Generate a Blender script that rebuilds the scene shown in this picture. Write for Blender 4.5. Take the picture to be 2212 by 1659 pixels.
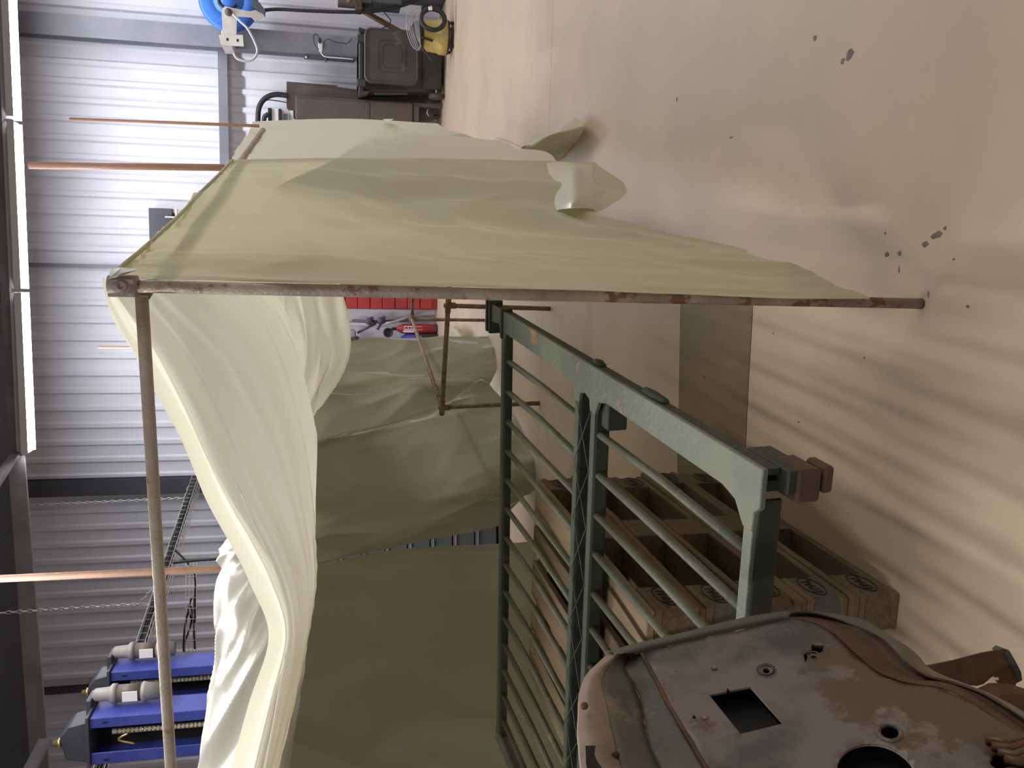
import bpy, bmesh, math, random
from mathutils import Vector, Matrix, noise
R = math.radians
random.seed(7)
for o in list(bpy.data.objects): bpy.data.objects.remove(o)
SC = bpy.context.scene
COL = SC.collection

# ------------------------------------------------------------------ camera
W, H, F = 2212.0, 1659.0, 1860.0
EYE = Vector((0, 0, 1.5)); PITCH = R(12.05); ROLL = 0.0042
fw = Vector((0, math.cos(PITCH), -math.sin(PITCH)))
up0 = Vector((0, math.sin(PITCH), math.cos(PITCH)))
rt0 = Vector((1, 0, 0))
RT = (rt0 - ROLL*up0).normalized(); UP = (up0 + ROLL*rt0).normalized()
cam_d = bpy.data.cameras.new('camera'); cam = bpy.data.objects.new('camera', cam_d); COL.objects.link(cam)
cam_d.sensor_width = 36; cam_d.lens = F/W*36; cam_d.clip_start = .02
X, Y, Z = -UP, RT, -fw                      # the photograph was taken with the phone turned on its side
cam.matrix_world = Matrix(((X.x, Y.x, Z.x, EYE.x), (X.y, Y.y, Z.y, EYE.y), (X.z, Y.z, Z.z, EYE.z), (0, 0, 0, 1)))
SC.camera = cam
# ------------------------------------------------------------------ world and exposure
wd = bpy.data.worlds.new('hall_air'); SC.world = wd; wd.use_nodes = True
wd.node_tree.nodes['Background'].inputs[0].default_value = (.75, .78, .9, 1)
wd.node_tree.nodes['Background'].inputs[1].default_value = .0
SC.view_settings.view_transform = 'Standard'; SC.view_settings.look = 'None'
SC.view_settings.gamma = 1; SC.view_settings.use_curve_mapping = False
SC.view_settings.exposure = 0.0
# unseen lamp rows outside the picture, the right-hand one added for brightness
def unseen_row(x, y, z, ang, length, power, size=.12, col=(1, .96, .9)):
    d = bpy.data.lights.new('unseen_row_light', 'AREA'); d.shape = 'RECTANGLE'; d.size = length; d.size_y = size
    d.energy = power; d.color = col
    o = bpy.data.objects.new('unseen_row_light', d); COL.objects.link(o)
    o.location = (x, y, z); o.rotation_euler = (0, 0, ang); return o
unseen_row(-1.0, 4.9, 4.1, R(79), 5.4, 215, col=(1, .965, .90))  # row over the tent, out of frame
unseen_row(-1.9, -.6, 4.1, R(79), 3.0, 75, col=(1, .965, .90))       # unseen row above the camera, lighting the swag from the front
unseen_row(4.4, 3.0, 4.1, R(81), 9.0, 205, col=(1, .95, .88))         # unseen row added to brighten the open floor on the right
TUBE_W = 54.0

# ------------------------------------------------------------------ pixel -> place helpers
def ray(x, y):
    a = (1659 - y - 829.5)/F; b = (1106 - x)/F
    return RT*a + UP*b + fw
def pf(x, y, fwd):
    d = ray(x, y); return EYE + d*(fwd/d.y)
def pz(x, y, z=0.0):
    d = ray(x, y); return EYE + d*((z - EYE.z)/d.z)
def pp(x, y, P, N):
    d = ray(x, y); return EYE + d*((P - EYE).dot(N)/d.dot(N))
WS = .1334
WN = Vector((-WS, -1, 0)).normalized(); WD = Vector((1, -WS, 0)).normalized(); UZ = Vector((0, 0, 1))
WP = Vector((0, 12.5, 0))
def pw(x, y, off=0): return pp(x, y, WP + WN*off, WN)

# ------------------------------------------------------------------ materials
def mat(name, c, rough=.6, metal=0, c2=None, scale=3, amt=.5, bump=0, bscale=20, stretch=(1, 1, 1), spots=None, sscale=6, sthr=.62, spec=.5, detail=6, lo=.35, hi=.65):
    m = bpy.data.materials.new(name); m.use_nodes = True; nt = m.node_tree; N = nt.nodes; L = nt.links
    b = N['Principled BSDF']; b.inputs['Base Color'].default_value = (*c, 1); b.inputs['Roughness'].default_value = rough
    b.inputs['Metallic'].default_value = metal; b.inputs['Specular IOR Level'].default_value = spec
    tc = N.new('ShaderNodeTexCoord'); mp = N.new('ShaderNodeMapping'); L.new(tc.outputs['Object'], mp.inputs[0]); mp.inputs['Scale'].default_value = stretch
    out = None
    if c2:
        n = N.new('ShaderNodeTexNoise'); n.inputs['Scale'].default_value = scale; n.inputs['Detail'].default_value = detail; n.inputs['Roughness'].default_value = .6
        L.new(mp.outputs[0], n.inputs['Vector'])
        mr = N.new('ShaderNodeMapRange'); mr.inputs[1].default_value = lo; mr.inputs[2].default_value = hi; mr.inputs[4].default_value = amt*2 if amt < .5 else 1
        L.new(n.outputs[0], mr.inputs[0])
        mx = N.new('ShaderNodeMixRGB'); mx.inputs[1].default_value = (*c, 1); mx.inputs[2].default_value = (*c2, 1)
        L.new(mr.outputs[0], mx.inputs[0]); out = mx.outputs[0]
    if spots:
        n = N.new('ShaderNodeTexNoise'); n.inputs['Scale'].default_value = sscale; n.inputs['Detail'].default_value = 8; n.inputs['Roughness'].default_value = .65
        L.new(tc.outputs['Object'], n.inputs['Vector'])
        mr = N.new('ShaderNodeMapRange'); mr.inputs[1].default_value = sthr; mr.inputs[2].default_value = sthr + .04
        L.new(n.outputs[0], mr.inputs[0])
        mx = N.new('ShaderNodeMixRGB'); mx.inputs[2].default_value = (*spots, 1)
        if out: L.new(out, mx.inputs[1])
        else: mx.inputs[1].default_value = (*c, 1)
        L.new(mr.outputs[0], mx.inputs[0]); out = mx.outputs[0]
    if out: L.new(out, b.inputs['Base Color'])
    if bump:
        n = N.new('ShaderNodeTexNoise'); n.inputs['Scale'].default_value = bscale; n.inputs['Detail'].default_value = 5
        L.new(mp.outputs[0], n.inputs['Vector'])
        bp = N.new('ShaderNodeBump'); bp.inputs['Strength'].default_value = bump; bp.inputs['Distance'].default_value = .01
        L.new(n.outputs[0], bp.inputs['Height']); L.new(bp.outputs[0], b.inputs['Normal'])
    return m
def sheet_mat(name, c, trans=.45, rough=.3, bump=.25, gloss=.12):
    m = bpy.data.materials.new(name); m.use_nodes = True; nt = m.node_tree; N = nt.nodes; L = nt.links
    N.remove(N['Principled BSDF']); out = N['Material Output']
    tc = N.new('ShaderNodeTexCoord')
    v = N.new('ShaderNodeTexVoronoi'); v.inputs['Scale'].default_value = 3.2; v.feature = 'SMOOTH_F1'; v.inputs['Smoothness'].default_value = .35
    n0 = N.new('ShaderNodeTexNoise'); n0.inputs['Scale'].default_value = 2.5; n0.inputs['Detail'].default_value = 3
    va = N.new('ShaderNodeVectorMath'); va.operation = 'MULTIPLY_ADD'; va.inputs[1].default_value = (.5, .5, .5)
    L.new(tc.outputs['Object'], n0.inputs['Vector']); L.new(n0.outputs['Color'], va.inputs[0]); L.new(tc.outputs['Object'], va.inputs[2]); L.new(va.outputs[0], v.inputs['Vector'])
    n = N.new('ShaderNodeTexNoise'); n.inputs['Scale'].default_value = 7; n.inputs['Detail'].default_value = 4; L.new(va.outputs[0], n.inputs['Vector'])
    ad = N.new('ShaderNodeMath'); ad.operation = 'MULTIPLY_ADD'; ad.inputs[1].default_value = .45; L.new(n.outputs[0], ad.inputs[0]); L.new(v.outputs[0], ad.inputs[2])
    bp = N.new('ShaderNodeBump'); bp.inputs['Strength'].default_value = bump; bp.inputs['Distance'].default_value = .06; L.new(ad.outputs[0], bp.inputs['Height'])
    d = N.new('ShaderNodeBsdfDiffuse'); d.inputs[0].default_value = (*c, 1); t = N.new('ShaderNodeBsdfTranslucent'); t.inputs[0].default_value = (c[0], c[1]*.99, c[2]*.93, 1)
    g = N.new('ShaderNodeBsdfGlossy'); g.inputs['Roughness'].default_value = rough; g.inputs[0].default_value = (1, 1, 1, 1)
    for s in (d, t, g): L.new(bp.outputs[0], s.inputs['Normal'])
    m1 = N.new('ShaderNodeMixShader'); m1.inputs[0].default_value = trans; L.new(d.outputs[0], m1.inputs[1]); L.new(t.outputs[0], m1.inputs[2])
    lw = N.new('ShaderNodeLayerWeight'); lw.inputs[0].default_value = gloss; 
    mr = N.new('ShaderNodeMath'); mr.operation = 'MULTIPLY_ADD'; mr.inputs[1].default_value = .35; mr.inputs[2].default_value = gloss*.3; L.new(lw.outputs['Fresnel'], mr.inputs[0])
    m2 = N.new('ShaderNodeMixShader'); L.new(mr.outputs[0], m2.inputs[0]); L.new(m1.outputs[0], m2.inputs[1]); L.new(g.outputs[0], m2.inputs[2])
    L.new(m2.outputs[0], out.inputs[0]); return m
def emit(name, c, s):
    m = bpy.data.materials.new(name); m.use_nodes = True; b = m.node_tree.nodes['Principled BSDF']
    b.inputs['Emission Color'].default_value = (*c, 1); b.inputs['Emission Strength'].default_value = s; b.inputs['Base Color'].default_value = (.8, .8, .8, 1); return m
M = {}
M['floor'] = mat('floor_concrete', (.54, .42, .305), .45, c2=(.455, .355, .265), scale=1.3, amt=.5, bump=.06, bscale=45, spots=(.24, .18, .15), sscale=22, sthr=.715)
M['strip'] = mat('trench_patch', (.215, .15, .085), .5, c2=(.16, .11, .062), scale=2.2, bump=.1, bscale=40, spots=(.10, .065, .04), sscale=6, sthr=.68)
M['stain'] = mat('oil_mark', (.10, .07, .065), .6, c2=(.2, .15, .13), scale=60)
M['dark_gap'] = mat('joint_base', (.05, .035, .02), .9)  # dark base showing in the floor joints
M['clad'] = mat('wall_cladding', (.78, .79, .87), .45, c2=(.71, .72, .80), scale=.8, bump=.02, bscale=60)
M['steel'] = mat('grey_steel', (.20, .205, .25), .45, c2=(.26, .26, .30), scale=2)
M['dark_steel'] = mat('dark_steel', (.055, .057, .075), .5, c2=(.08, .08, .10), scale=3)
M['roof'] = mat('roof_lining', (.06, .062, .075), .7, c2=(.08, .08, .095), scale=1)
M['purlin'] = mat('roof_purlin', (.22, .21, .22), .5, c2=(.30, .28, .28), scale=4)
M['primer'] = mat('red_primer_pipe', (.68, .40, .31), .5, c2=(.55, .33, .26), scale=14)
M['pipe'] = mat('weathered_pipe', (.25, .20, .16), .5, .1, c2=(.40, .34, .28), scale=9, bump=.3, bscale=120, spots=(.20, .10, .06), sscale=12, sthr=.56)
M['litpipe'] = mat('lit_pipe', (.46, .40, .33), .5, .0, c2=(.33, .28, .23), scale=9, bump=.3, bscale=120, spots=(.30, .18, .12), sscale=9, sthr=.58)  # pipe colour lightened to stand in for light on the cross rail
M['rustpipe'] = mat('rusty_tube', (.16, .095, .06), .65, .2, c2=(.30, .23, .15), scale=18, bump=.3, bscale=90)
M['fitting'] = mat('cast_fitting', (.36, .30, .29), .55, .1, c2=(.26, .21, .20), scale=25, bump=.3, bscale=90)
M['wallsheet'] = sheet_mat('sheet_outer_wall', (.60, .58, .41), .42, .45, .11, .06)
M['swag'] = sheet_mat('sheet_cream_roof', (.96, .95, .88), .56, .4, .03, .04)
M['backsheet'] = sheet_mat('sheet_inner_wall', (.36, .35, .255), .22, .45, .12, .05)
M['pleat'] = sheet_mat('sheet_pleat_highlight', (.64, .63, .48), .35, .35, .05, .15)
M['glossy'] = sheet_mat('sheet_glossy_side', (.60, .59, .56), .4, .33, .12, .16)
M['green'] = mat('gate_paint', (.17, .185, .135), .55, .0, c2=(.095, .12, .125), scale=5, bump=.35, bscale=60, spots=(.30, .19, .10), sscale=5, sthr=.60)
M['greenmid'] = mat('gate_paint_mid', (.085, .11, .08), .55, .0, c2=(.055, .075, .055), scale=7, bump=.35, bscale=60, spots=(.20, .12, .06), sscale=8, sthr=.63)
M['greenshade'] = mat('gate_paint_shade', (.018, .027, .02), .6, c2=(.03, .04, .028), scale=9, bump=.3, bscale=50, spots=(.10, .065, .04), sscale=9, sthr=.64)  # shade on webs, recesses and undersides put into a darker green
M['rod'] = mat('gate_rod_paint', (.15, .165, .14), .55, .1, c2=(.105, .10, .07), scale=6, bump=.3, bscale=80, spots=(.22, .17, .11), sscale=14, sthr=.62)
M['rust'] = mat('flaking_rust', (.10, .055, .035), .8, c2=(.06, .04, .03), scale=12, bump=.5, bscale=60)
M['wood'] = mat('pallet_board', (.18, .122, .072), .8, c2=(.12, .08, .05), scale=3, bump=.3, bscale=40, spots=(.09, .055, .035), sscale=5, sthr=.66, stretch=(6, 1, 6))
M['woodlt'] = mat('pallet_board_pale', (.30, .22, .135), .8, c2=(.23, .16, .10), scale=3, bump=.3, bscale=40, stretch=(6, 1, 6))
M['wooddk'] = mat('pallet_block', (.115, .078, .052), .85, c2=(.17, .12, .08), scale=40, bump=.6, bscale=150)
M['woodgy'] = mat('pallet_block_grey', (.085, .08, .075), .85, c2=(.12, .11, .10), scale=10, bump=.5, bscale=90)
M['brand'] = mat('burnt_mark', (.03, .018, .01), .9)
M['body'] = mat('rusty_body_panel', (.185, .155, .135), .42, .1, c2=(.07, .07, .065), scale=4.2, bump=.45, bscale=22, spots=(.11, .07, .048), sscale=6, sthr=.545, lo=.44, hi=.56)
M['bodylt'] = mat('pale_lit_panel', (.32, .235, .19), .5, c2=(.17, .12, .095), scale=9, bump=.3, bscale=30, spots=(.12, .07, .05), sscale=10, sthr=.66)  # lamp light on the shoulder edge painted as a paler tone; also rivets
M['bodygn'] = mat('olive_primer_panel', (.105, .105, .078), .55, c2=(.08, .072, .06), scale=7, bump=.3, bscale=40, spots=(.20, .13, .10), sscale=6, sthr=.6)
M['bodyrust'] = mat('red_brown_rust', (.135, .062, .028), .7, c2=(.06, .032, .02), scale=9, bump=.4, bscale=50)
M['black'] = mat('flat_black', (.008, .008, .008), .8)  # flat black, also painting the dark inside of holes and slots
M['plastic'] = mat('dusty_black_plastic', (.028, .028, .03), .5, c2=(.05, .046, .044), scale=5)
M['lid'] = mat('dusty_lid', (.065, .058, .054), .6, c2=(.045, .042, .04), scale=4, spots=(.10, .085, .075), sscale=5, sthr=.6)
M['yellow'] = mat('dusty_yellow', (.55, .40, .07), .5, c2=(.42, .33, .15), scale=7, bump=.1)
M['blue'] = mat('blue_paint', (.04, .055, .30), .4, c2=(.06, .075, .36), scale=5, spots=(.12, .15, .45), sscale=9, sthr=.66)
M['reelblue'] = mat('reel_blue', (.03, .14, .55), .4, c2=(.05, .2, .65), scale=5)
M['bracket'] = mat('pale_bracket', (.62, .60, .56), .45, c2=(.5, .47, .44), scale=8)
M['white'] = mat('white_plastic', (.8, .8, .82), .4)
M['lightgrey'] = mat('cast_aluminium', (.30, .295, .295), .45, c2=(.24, .235, .235), scale=15)
M['hose'] = mat('clear_hose', (.45, .45, .48), .3)
M['rubber'] = mat('black_rubber', (.02, .02, .022), .55)
M['brown'] = mat('brown_steel_cabinet', (.115, .085, .078), .55, c2=(.085, .068, .065), scale=4)
M['red'] = mat('red_plastic', (.40, .03, .03), .5, c2=(.28, .025, .025), scale=3)
M['zinc'] = mat('zinc_wire', (.62, .62, .62), .4, .15)
M['brass'] = mat('brass', (.7, .52, .25), .3, .8)
M['drawer'] = mat('slate_drawer', (.10, .11, .125), .5)
M['cable'] = mat('dark_cable', (.03, .03, .03), .5)
M['timber'] = mat('brown_timber', (.33, .19, .13), .7, c2=(.24, .14, .10), scale=9)
M['tube'] = emit('lit_tube', (.93, .94, 1.0), TUBE_W)

# ------------------------------------------------------------------ mesh helpers
class MB:
    def __init__(s): s.v = []; s.f = []; s.sm = []
    def add(s, vs, fs, smooth=False):
        o = len(s.v); s.v += [tuple(v) for v in vs]; s.f += [tuple(i + o for i in f) for f in fs]; s.sm += [smooth]*len(fs); return s
    def box(s, c, size, ax=None, taper=1.0):
        c = Vector(c); ax = ax or (Vector((1, 0, 0)), Vector((0, 1, 0)), UZ); vs = []
        for k in (-.5, .5):
            t = taper if k < 0 else 1
            for i, j in ((-.5, -.5), (.5, -.5), (.5, .5), (-.5, .5)): vs.append(c + ax[0]*size[0]*i*t + ax[1]*size[1]*j*t + ax[2]*size[2]*k)
        return s.add(vs, [(3, 2, 1, 0), (4, 5, 6, 7), (0, 1, 5, 4), (1, 2, 6, 5), (2, 3, 7, 6), (3, 0, 4, 7)])
    def beam(s, a, b, w, h, upv=UZ):
        a = Vector(a); b = Vector(b); d = (b - a).normalized(); u = d.cross(Vector(upv))
        if u.length < 1e-3: u = d.cross(Vector((1, 0, 0)))
        u.normalize(); v = u.cross(d).normalized()
        return s.box((a + b)/2, (w, (b - a).length, h), (u, d, v))
    def prism(s, poly, n, t):
        n = Vector(n).normalized()*t; k = len(poly); vs = [Vector(p) for p in poly] + [Vector(p) + n for p in poly]
        return s.add(vs, [tuple(range(k))[::-1], tuple(range(k, 2*k))] + [(i, (i+1) % k, k + (i+1) % k, k + i) for i in range(k)])
    def tube(s, pts, r, n=8, cap=True, closed=False, axis=None):
        pts = [Vector(p) for p in pts]; rs = r if isinstance(r, (list, tuple)) else [r]*len(pts)
        vs = []; fs = []; m = len(pts); ref = None
        for i, p in enumerate(pts):
            if closed: d = pts[(i+1) % m] - pts[i-1]
            else: d = pts[min(i+1, m-1)] - pts[max(i-1, 0)]
            if axis is not None: d = Vector(axis)
            d.normalize()
            if ref is None:
                ref = d.cross(UZ)
                if ref.length < .05: ref = d.cross(Vector((1, 0, 0)))
            ref = (ref - d*ref.dot(d)).normalized(); w = d.cross(ref)
            for k in range(n):
                a = 2*math.pi*k/n; vs.append(p + (ref*math.cos(a) + w*math.sin(a))*rs[i])
        for i in range(m if closed else m-1):
            for k in range(n):
                a = i*n + k; b = i*n + (k+1) % n; c = ((i+1) % m)*n + (k+1) % n; e = ((i+1) % m)*n + k
                fs.append((a, b, c, e))
        s.add(vs, fs, True)
        if cap and not closed:
            o = len(s.v) - len(vs); s.f.append(tuple(o + k for k in range(n))[::-1]); s.sm.append(False)
            s.f.append(tuple(o + (m-1)*n + k for k in range(n))); s.sm.append(False)
        return s
    def lathe(s, c, axis, prof, n=20):
        """prof: list of (along, radius)"""
        c = Vector(c); axis = Vector(axis).normalized()
        return s.tube([c + axis*a for a, _ in prof], [max(r, .0005) for _, r in prof], n, True, False, axis)
    def build(s, name, m, parent=None, bevel=0, kind=None):
        me = bpy.data.meshes.new(name); me.from_pydata(s.v, [], s.f); me.materials.append(m)
        me.polygons.foreach_set('use_smooth', s.sm); me.update()
        bm = bmesh.new(); bm.from_mesh(me); bmesh.ops.recalc_face_normals(bm, faces=bm.faces)
        if bevel: bmesh.ops.bevel(bm, geom=bm.edges[:], offset=bevel, segments=1, affect='EDGES', clamp_overlap=True)
        bm.to_mesh(me); bm.free()
        o = bpy.data.objects.new(name, me); COL.objects.link(o)
        if parent: put(o, parent)
        if kind: o['kind'] = kind
        return o
def root_of(o):
    v = Vector((0, 0, 0)); 
    while o: v = v + o.location; o = o.parent
    return v
def put(o, parent):
    o.parent = parent; o.matrix_parent_inverse = Matrix.Identity(4)
    if parent.type == 'EMPTY':
        o.matrix_parent_inverse = Matrix.Translation(-parent.location)
def thing(name, label, cat, loc=(0, 0, 0), group=None):
    o = bpy.data.objects.new(name, None); COL.objects.link(o); o.location = loc; o.empty_display_size = .1
    o['label'] = label; o['category'] = cat
    if group: o['group'] = group
    return o
def tag(o, label, cat, group=None):
    o['label'] = label; o['category'] = cat
    if group: o['group'] = group
    return o
def struct(name, loc=(0, 0, 0)):
    o = bpy.data.objects.new(name, None); COL.objects.link(o); o.location = loc; o['kind'] = 'structure'; return o
def arc(c, a, b, r, t0, t1, n=10): return [Vector(c) + Vector(a)*math.cos(R(t0 + (t1-t0)*i/n))*r + Vector(b)*math.sin(R(t0 + (t1-t0)*i/n))*r for i in range(n+1)]
def spline(pts, n=6):
    pts = [Vector(p) for p in pts]; out = []
    for i in range(len(pts)-1):
        p0 = pts[max(i-1, 0)]; p1 = pts[i]; p2 = pts[i+1]; p3 = pts[min(i+2, len(pts)-1)]
        for k in range(n):
            t = k/n; out.append(.5*((2*p1) + (p2-p0)*t + (2*p0-5*p1+4*p2-p3)*t*t + (3*p1-p0-3*p2+p3)*t**3))
    out.append(pts[-1]); return out
def net(rows, nu=10, nv=12, linear=False):
    """rows of control points -> dense rows"""
    cols = [spline(r, nv) for r in rows]
    return [list(c) for c in zip(*[spline(c, nu) for c in zip(*cols)])]
def net_mesh(name, rows, m, parent=None, disp=None, nu=10, nv=12, thick=0):
    g = net(rows, nu, nv); a = len(g); b = len(g[0])
    nor = [[None]*b for _ in range(a)]
    for i in range(a):
        for j in range(b):
            du = g[min(i+1, a-1)][j] - g[max(i-1, 0)][j]; dv = g[i][min(j+1, b-1)] - g[i][max(j-1, 0)]
            n = du.cross(dv); n = n.normalized() if n.length > 1e-9 else Vector((0, -1, 0))
            if n.dot(EYE - g[i][j]) < 0: n = -n
            nor[i][j] = n
    vs = []
    for i in range(a):
        for j in range(b):
            p = g[i][j].copy()
            if disp: p = p + nor[i][j]*disp(i/(a-1), j/(b-1), p)
            vs.append(p)
    fs = [(i*b+j, i*b+j+1, (i+1)*b+j+1, (i+1)*b+j) for i in range(a-1) for j in range(b-1)]
    if thick:
        k = len(vs); vs += [vs[i*b+j] - nor[i][j]*thick for i in range(a) for j in range(b)]
        fs += [tuple(x + k for x in f)[::-1] for f in fs]
        ring = [(0, j) for j in range(b)] + [(i, b-1) for i in range(1, a)] + [(a-1, j) for j in range(b-2, -1, -1)] + [(i, 0) for i in range(a-2, 0, -1)]
        ids = [i*b+j for i, j in ring]
        fs += [(ids[q], ids[(q+1) % len(ids)], ids[(q+1) % len(ids)]+k, ids[q]+k) for q in range(len(ids))]
    mb = MB(); mb.add(vs, fs, True); return mb.build(name, m, parent)
def nz(x, y, z=0.0): return noise.noise(Vector((x, y, z)))
def ridge(x, y, z=0.0): return 1 - 2*abs(noise.noise(Vector((x, y, z))))*1.6
def crumple(p, s, seed=0):
    """faceted crease height, from distances to scattered cells"""
    q = Vector((p.x*s + seed, p.y*s, p.z*s)); q = q + Vector((nz(q.x*.7, q.y*.7, q.z*.7), nz(q.y*.7, q.z*.7, q.x*.7), 0))*.5
    d = noise.voronoi(q)[0]; return d[0] - d[1]*.5

# ================================================================== THE SETTING
fl = struct('floor')
a1, a2 = Vector((0, 2.945)), Vector((0, 3.505)); S1d = Vector((1, -.085)); 
def L1(x): return 2.895 - .11*x
def L2(x): return 3.53 - .055*x
def L3(x): return 6.05 - .16*x
# near slab with the notch for the trench strip, cut as one polygon
wob = [(-8 + i*.25, random.uniform(-.006, .006)) for i in range(34)]
edge = [(x, L1(x) + w) for x, w in wob]
poly = [(-8, -5)] + [(9, -5)] + [(9, L3(9)-.0025)] + [(-8, L3(-8)-.0025)] + [(-8, L2(-8))] + [(.36, L2(.36))] + [(.36, L1(.36))]
poly += [(x, y - .005) for x, y in reversed(edge)]
mb = MB(); mb.prism([Vector((x, y, -.10)) for x, y in poly], UZ, .10); mb.build('slab', M['floor'], fl)
poly = [(x, y + .003) for x, y in edge] + [(.352, L1(.352)), (.352, L2(.352)-.002), (-8, L2(-8)-.002)]
mb = MB(); mb.prism([Vector((x, y, -.10)) for x, y in poly], UZ, .0985); o = mb.build('trench_slab', M['strip'], fl); o['label'] = 'darker brown strip of patched concrete'
mb = MB(); mb.prism([Vector((x, y, -.10)) for x, y in [(-8, L3(-8)+.0025), (9, L3(9)+.0025), (9, 14), (-8, 14)]], UZ, .10); mb.build('slab', M['floor'], fl)
mb = MB(); mb.box((.5, 4.5, -.13), (18, 20, .06)); mb.build('subfloor', M['dark_gap'], fl)
def stain(x, y, rx, ry, seed):
    c = pz(x, y, .0006); rr = random.Random(seed); mb = MB()
    mb.prism([c + Vector((rx*math.cos(t*.524)*rr.uniform(.6, 1.15), ry*math.sin(t*.524)*rr.uniform(.6, 1.15), -.0004)) for t in range(12)], UZ, .0006)
    mb.build('oil_stain', M['stain'], fl)
for k, (x, y, rx, ry) in enumerate([(1915, 550, .007, .010), (1943, 547, .007, .009), (1912, 504, .004, .005), (1998, 527, .008, .014), (2018, 510, .009, .014), (2028, 506, .009, .012), (2041, 493, .005, .006), (1520, 815, .008, .011), (1835, 118, .022, .022), (1820, 132, .01, .012),
                                    (1760, 82, .009, .012), (1462, 215, .01, .01), (2060, 560, .003, .005), (1725, 912, .004, .006), (2005, 636, .010, .003), (1942, 583, .010, .003), (2090, 662, .004, .006), (1579, 297, .004, .014), (1670, 720, .004, .006), (1867, 773, .004, .005)]): stain(x, y, rx, ry, k)

# back wall: trapezoid cladding sheets, one object each
wb = struct('wall_back')
PER, DEP = .236, .032
def wpt(s, z, off=0): return WP + WD*s + WN*off + UZ*z
def clad(s0, n, z0, z1, name='cladding_sheet'):
    mb = MB(); prof = []
    for i in range(n):
        b = s0 + i*PER
        prof += [(b, 0), (b + .118, 0), (b + .142, DEP), (b + .196, DEP), (b + .220, 0)]
    prof.append((s0 + n*PER - .002, 0))
    vs = []
    for z in (z0, z1):
        for off in (0, -.002): vs += [wpt(s, z, d + off) for s, d in prof]
    k = len(prof); fs = []
    for i in range(k-1):
        fs += [(i, i+1, 2*k+i+1, 2*k+i), (k+i, 3*k+i, 3*k+i+1, k+i+1), (i, k+i, k+i+1, i+1), (2*k+i, 2*k+i+1, 3*k+i+1, 3*k+i)]
    fs += [(0, 2*k, 3*k, k), (k-1, 2*k-1, 4*k-1, 3*k-1)]
    mb.add(vs, fs); return mb.build(name, M['clad'], wb)
for q in range(-9, 9): clad(q*4*PER, 4, 0.0, 5.75)
mb = MB(); mb.beam(wpt(-9, 2.87, -.02), wpt(9, 2.87, -.02), .01, 6.0); mb.build('wall_backing', M['steel'], wb)
# steel frame on the wall: girt, stanchions
trim = struct('trim_1')
def wall_col(y0, x, w, d, off, m, z0=0, z1=5.6, nm='stanchion'):
    s = (pw(x, y0, off) - WP).dot(WD); mb = MB()
    mb.box(wpt(s, (z0+z1)/2, off), (w, .012, z1-z0), (WD, WN, UZ)); mb.box(wpt(s, (z0+z1)/2, off - d/2), (.012, d, z1-z0), (WD, WN, UZ)); mb.box(wpt(s, (z0+z1)/2, off - d), (w, .012, z1-z0), (WD, WN, UZ))
    return mb.build(nm, m, trim)
wall_col(70, 350, .26, .22, .34, M['steel'])
wall_col(1050, 350, .22, .12, .20, M['dark_steel'])
wall_col(574, 180, .05, .03, .08, M['steel'])
wall_col(1286+205, 150, .09, .05, .12, M['dark_steel'])  # dark steel colour stands in for the shadow on this column
gz = pw(474, 250, .16).z
mb = MB(); mb.beam(wpt(-7.2, gz, .10), wpt(9, gz, .10), .14, .012); mb.beam(wpt(-7.2, gz-.055, .165), wpt(9, gz-.055, .165), .012, .11); o = mb.build('girt', M['steel'], trim)
# other walls and the roof
def wallbox(name, a, b, h=5.7, m='clad'):
    w = MB(); w.beam((a[0], a[1], h/2), (b[0], b[1], h/2), .12, h); o = w.build(name, M[m]); o['kind'] = 'structure'
wallbox('wall_left', (-7.4, -4.6), (-7.4, 13.6)); wallbox('wall_right', (8.2, -4.6), (8.2, 11.6)); wallbox('wall_front', (-7.4, -4.6), (8.2, -4.6))
ce = struct('ceiling')
for i in range(17):
    x0 = -7.6 + i*.95; mb = MB()
    mb.prism([(x0, -4.8, 6.6), (x0+.945, -4.8, 6.6), (x0+.945, 13.9, 5.45), (x0, 13.9, 5.45)], UZ, .05); mb.build('roof_panel', M['roof'], ce)
mb = MB()
for y in (9.6, 6.2, 3.4, .5, -2.4):
    z = 5.5 + (13.9-y)*.0615 - .12; mb2 = MB(); mb2.beam((-7.3, y + .9, z), (8.1, y - 1.1, z), .07, .18); mb2.build('purlin', M['dark_steel'], ce)

# ---- lighting row, its rail and braces
lz = 4.10
A = pz(70, 674, lz); B = pz(24, 1, lz)
A = pf(62, 978, 10.7); B = pz(20, 0, A.z)
ld = (B - A).normalized()
def batten(p, q):
    t = thing('strip_light', 'lit fluorescent batten hanging in the row under the roof', 'lamp', (p+q)/2, 'fluorescent battens in the visible roof row')
    mb = MB(); mb.beam(p + UZ*.075, q + UZ*.075, .085, .07); mb.build('housing', M['white'], t)
    sd = ld.cross(UZ).normalized()
    mb = MB(); mb.beam(p + UZ*.035, q + UZ*.035, .27, .006)
    for k in (-.135, .135): mb.beam(p + sd*k, q + sd*k, .006, .07)
    mb.build('reflector', M['white'], t)
    mb = MB(); pr_ = [sd*(.105*math.cos(R(180 + 15*k))) + UZ*(.065*math.sin(R(180 + 15*k))) for k in range(13)]
    mb.prism([p + ld*.03 + v for v in pr_], ld, (q - p).length - .06); mb.build('diffuser', M['tube'], t)
    for e in (p + ld*.012, q - ld*.012):
        mb = MB(); mb.box(e + UZ*.005, (.13, .02, .05), (ld.cross(UZ), ld, UZ)); mb.build('end_cap', M['white'], t)
    return t
labs = ['first', 'second', 'third', 'fourth']
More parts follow.
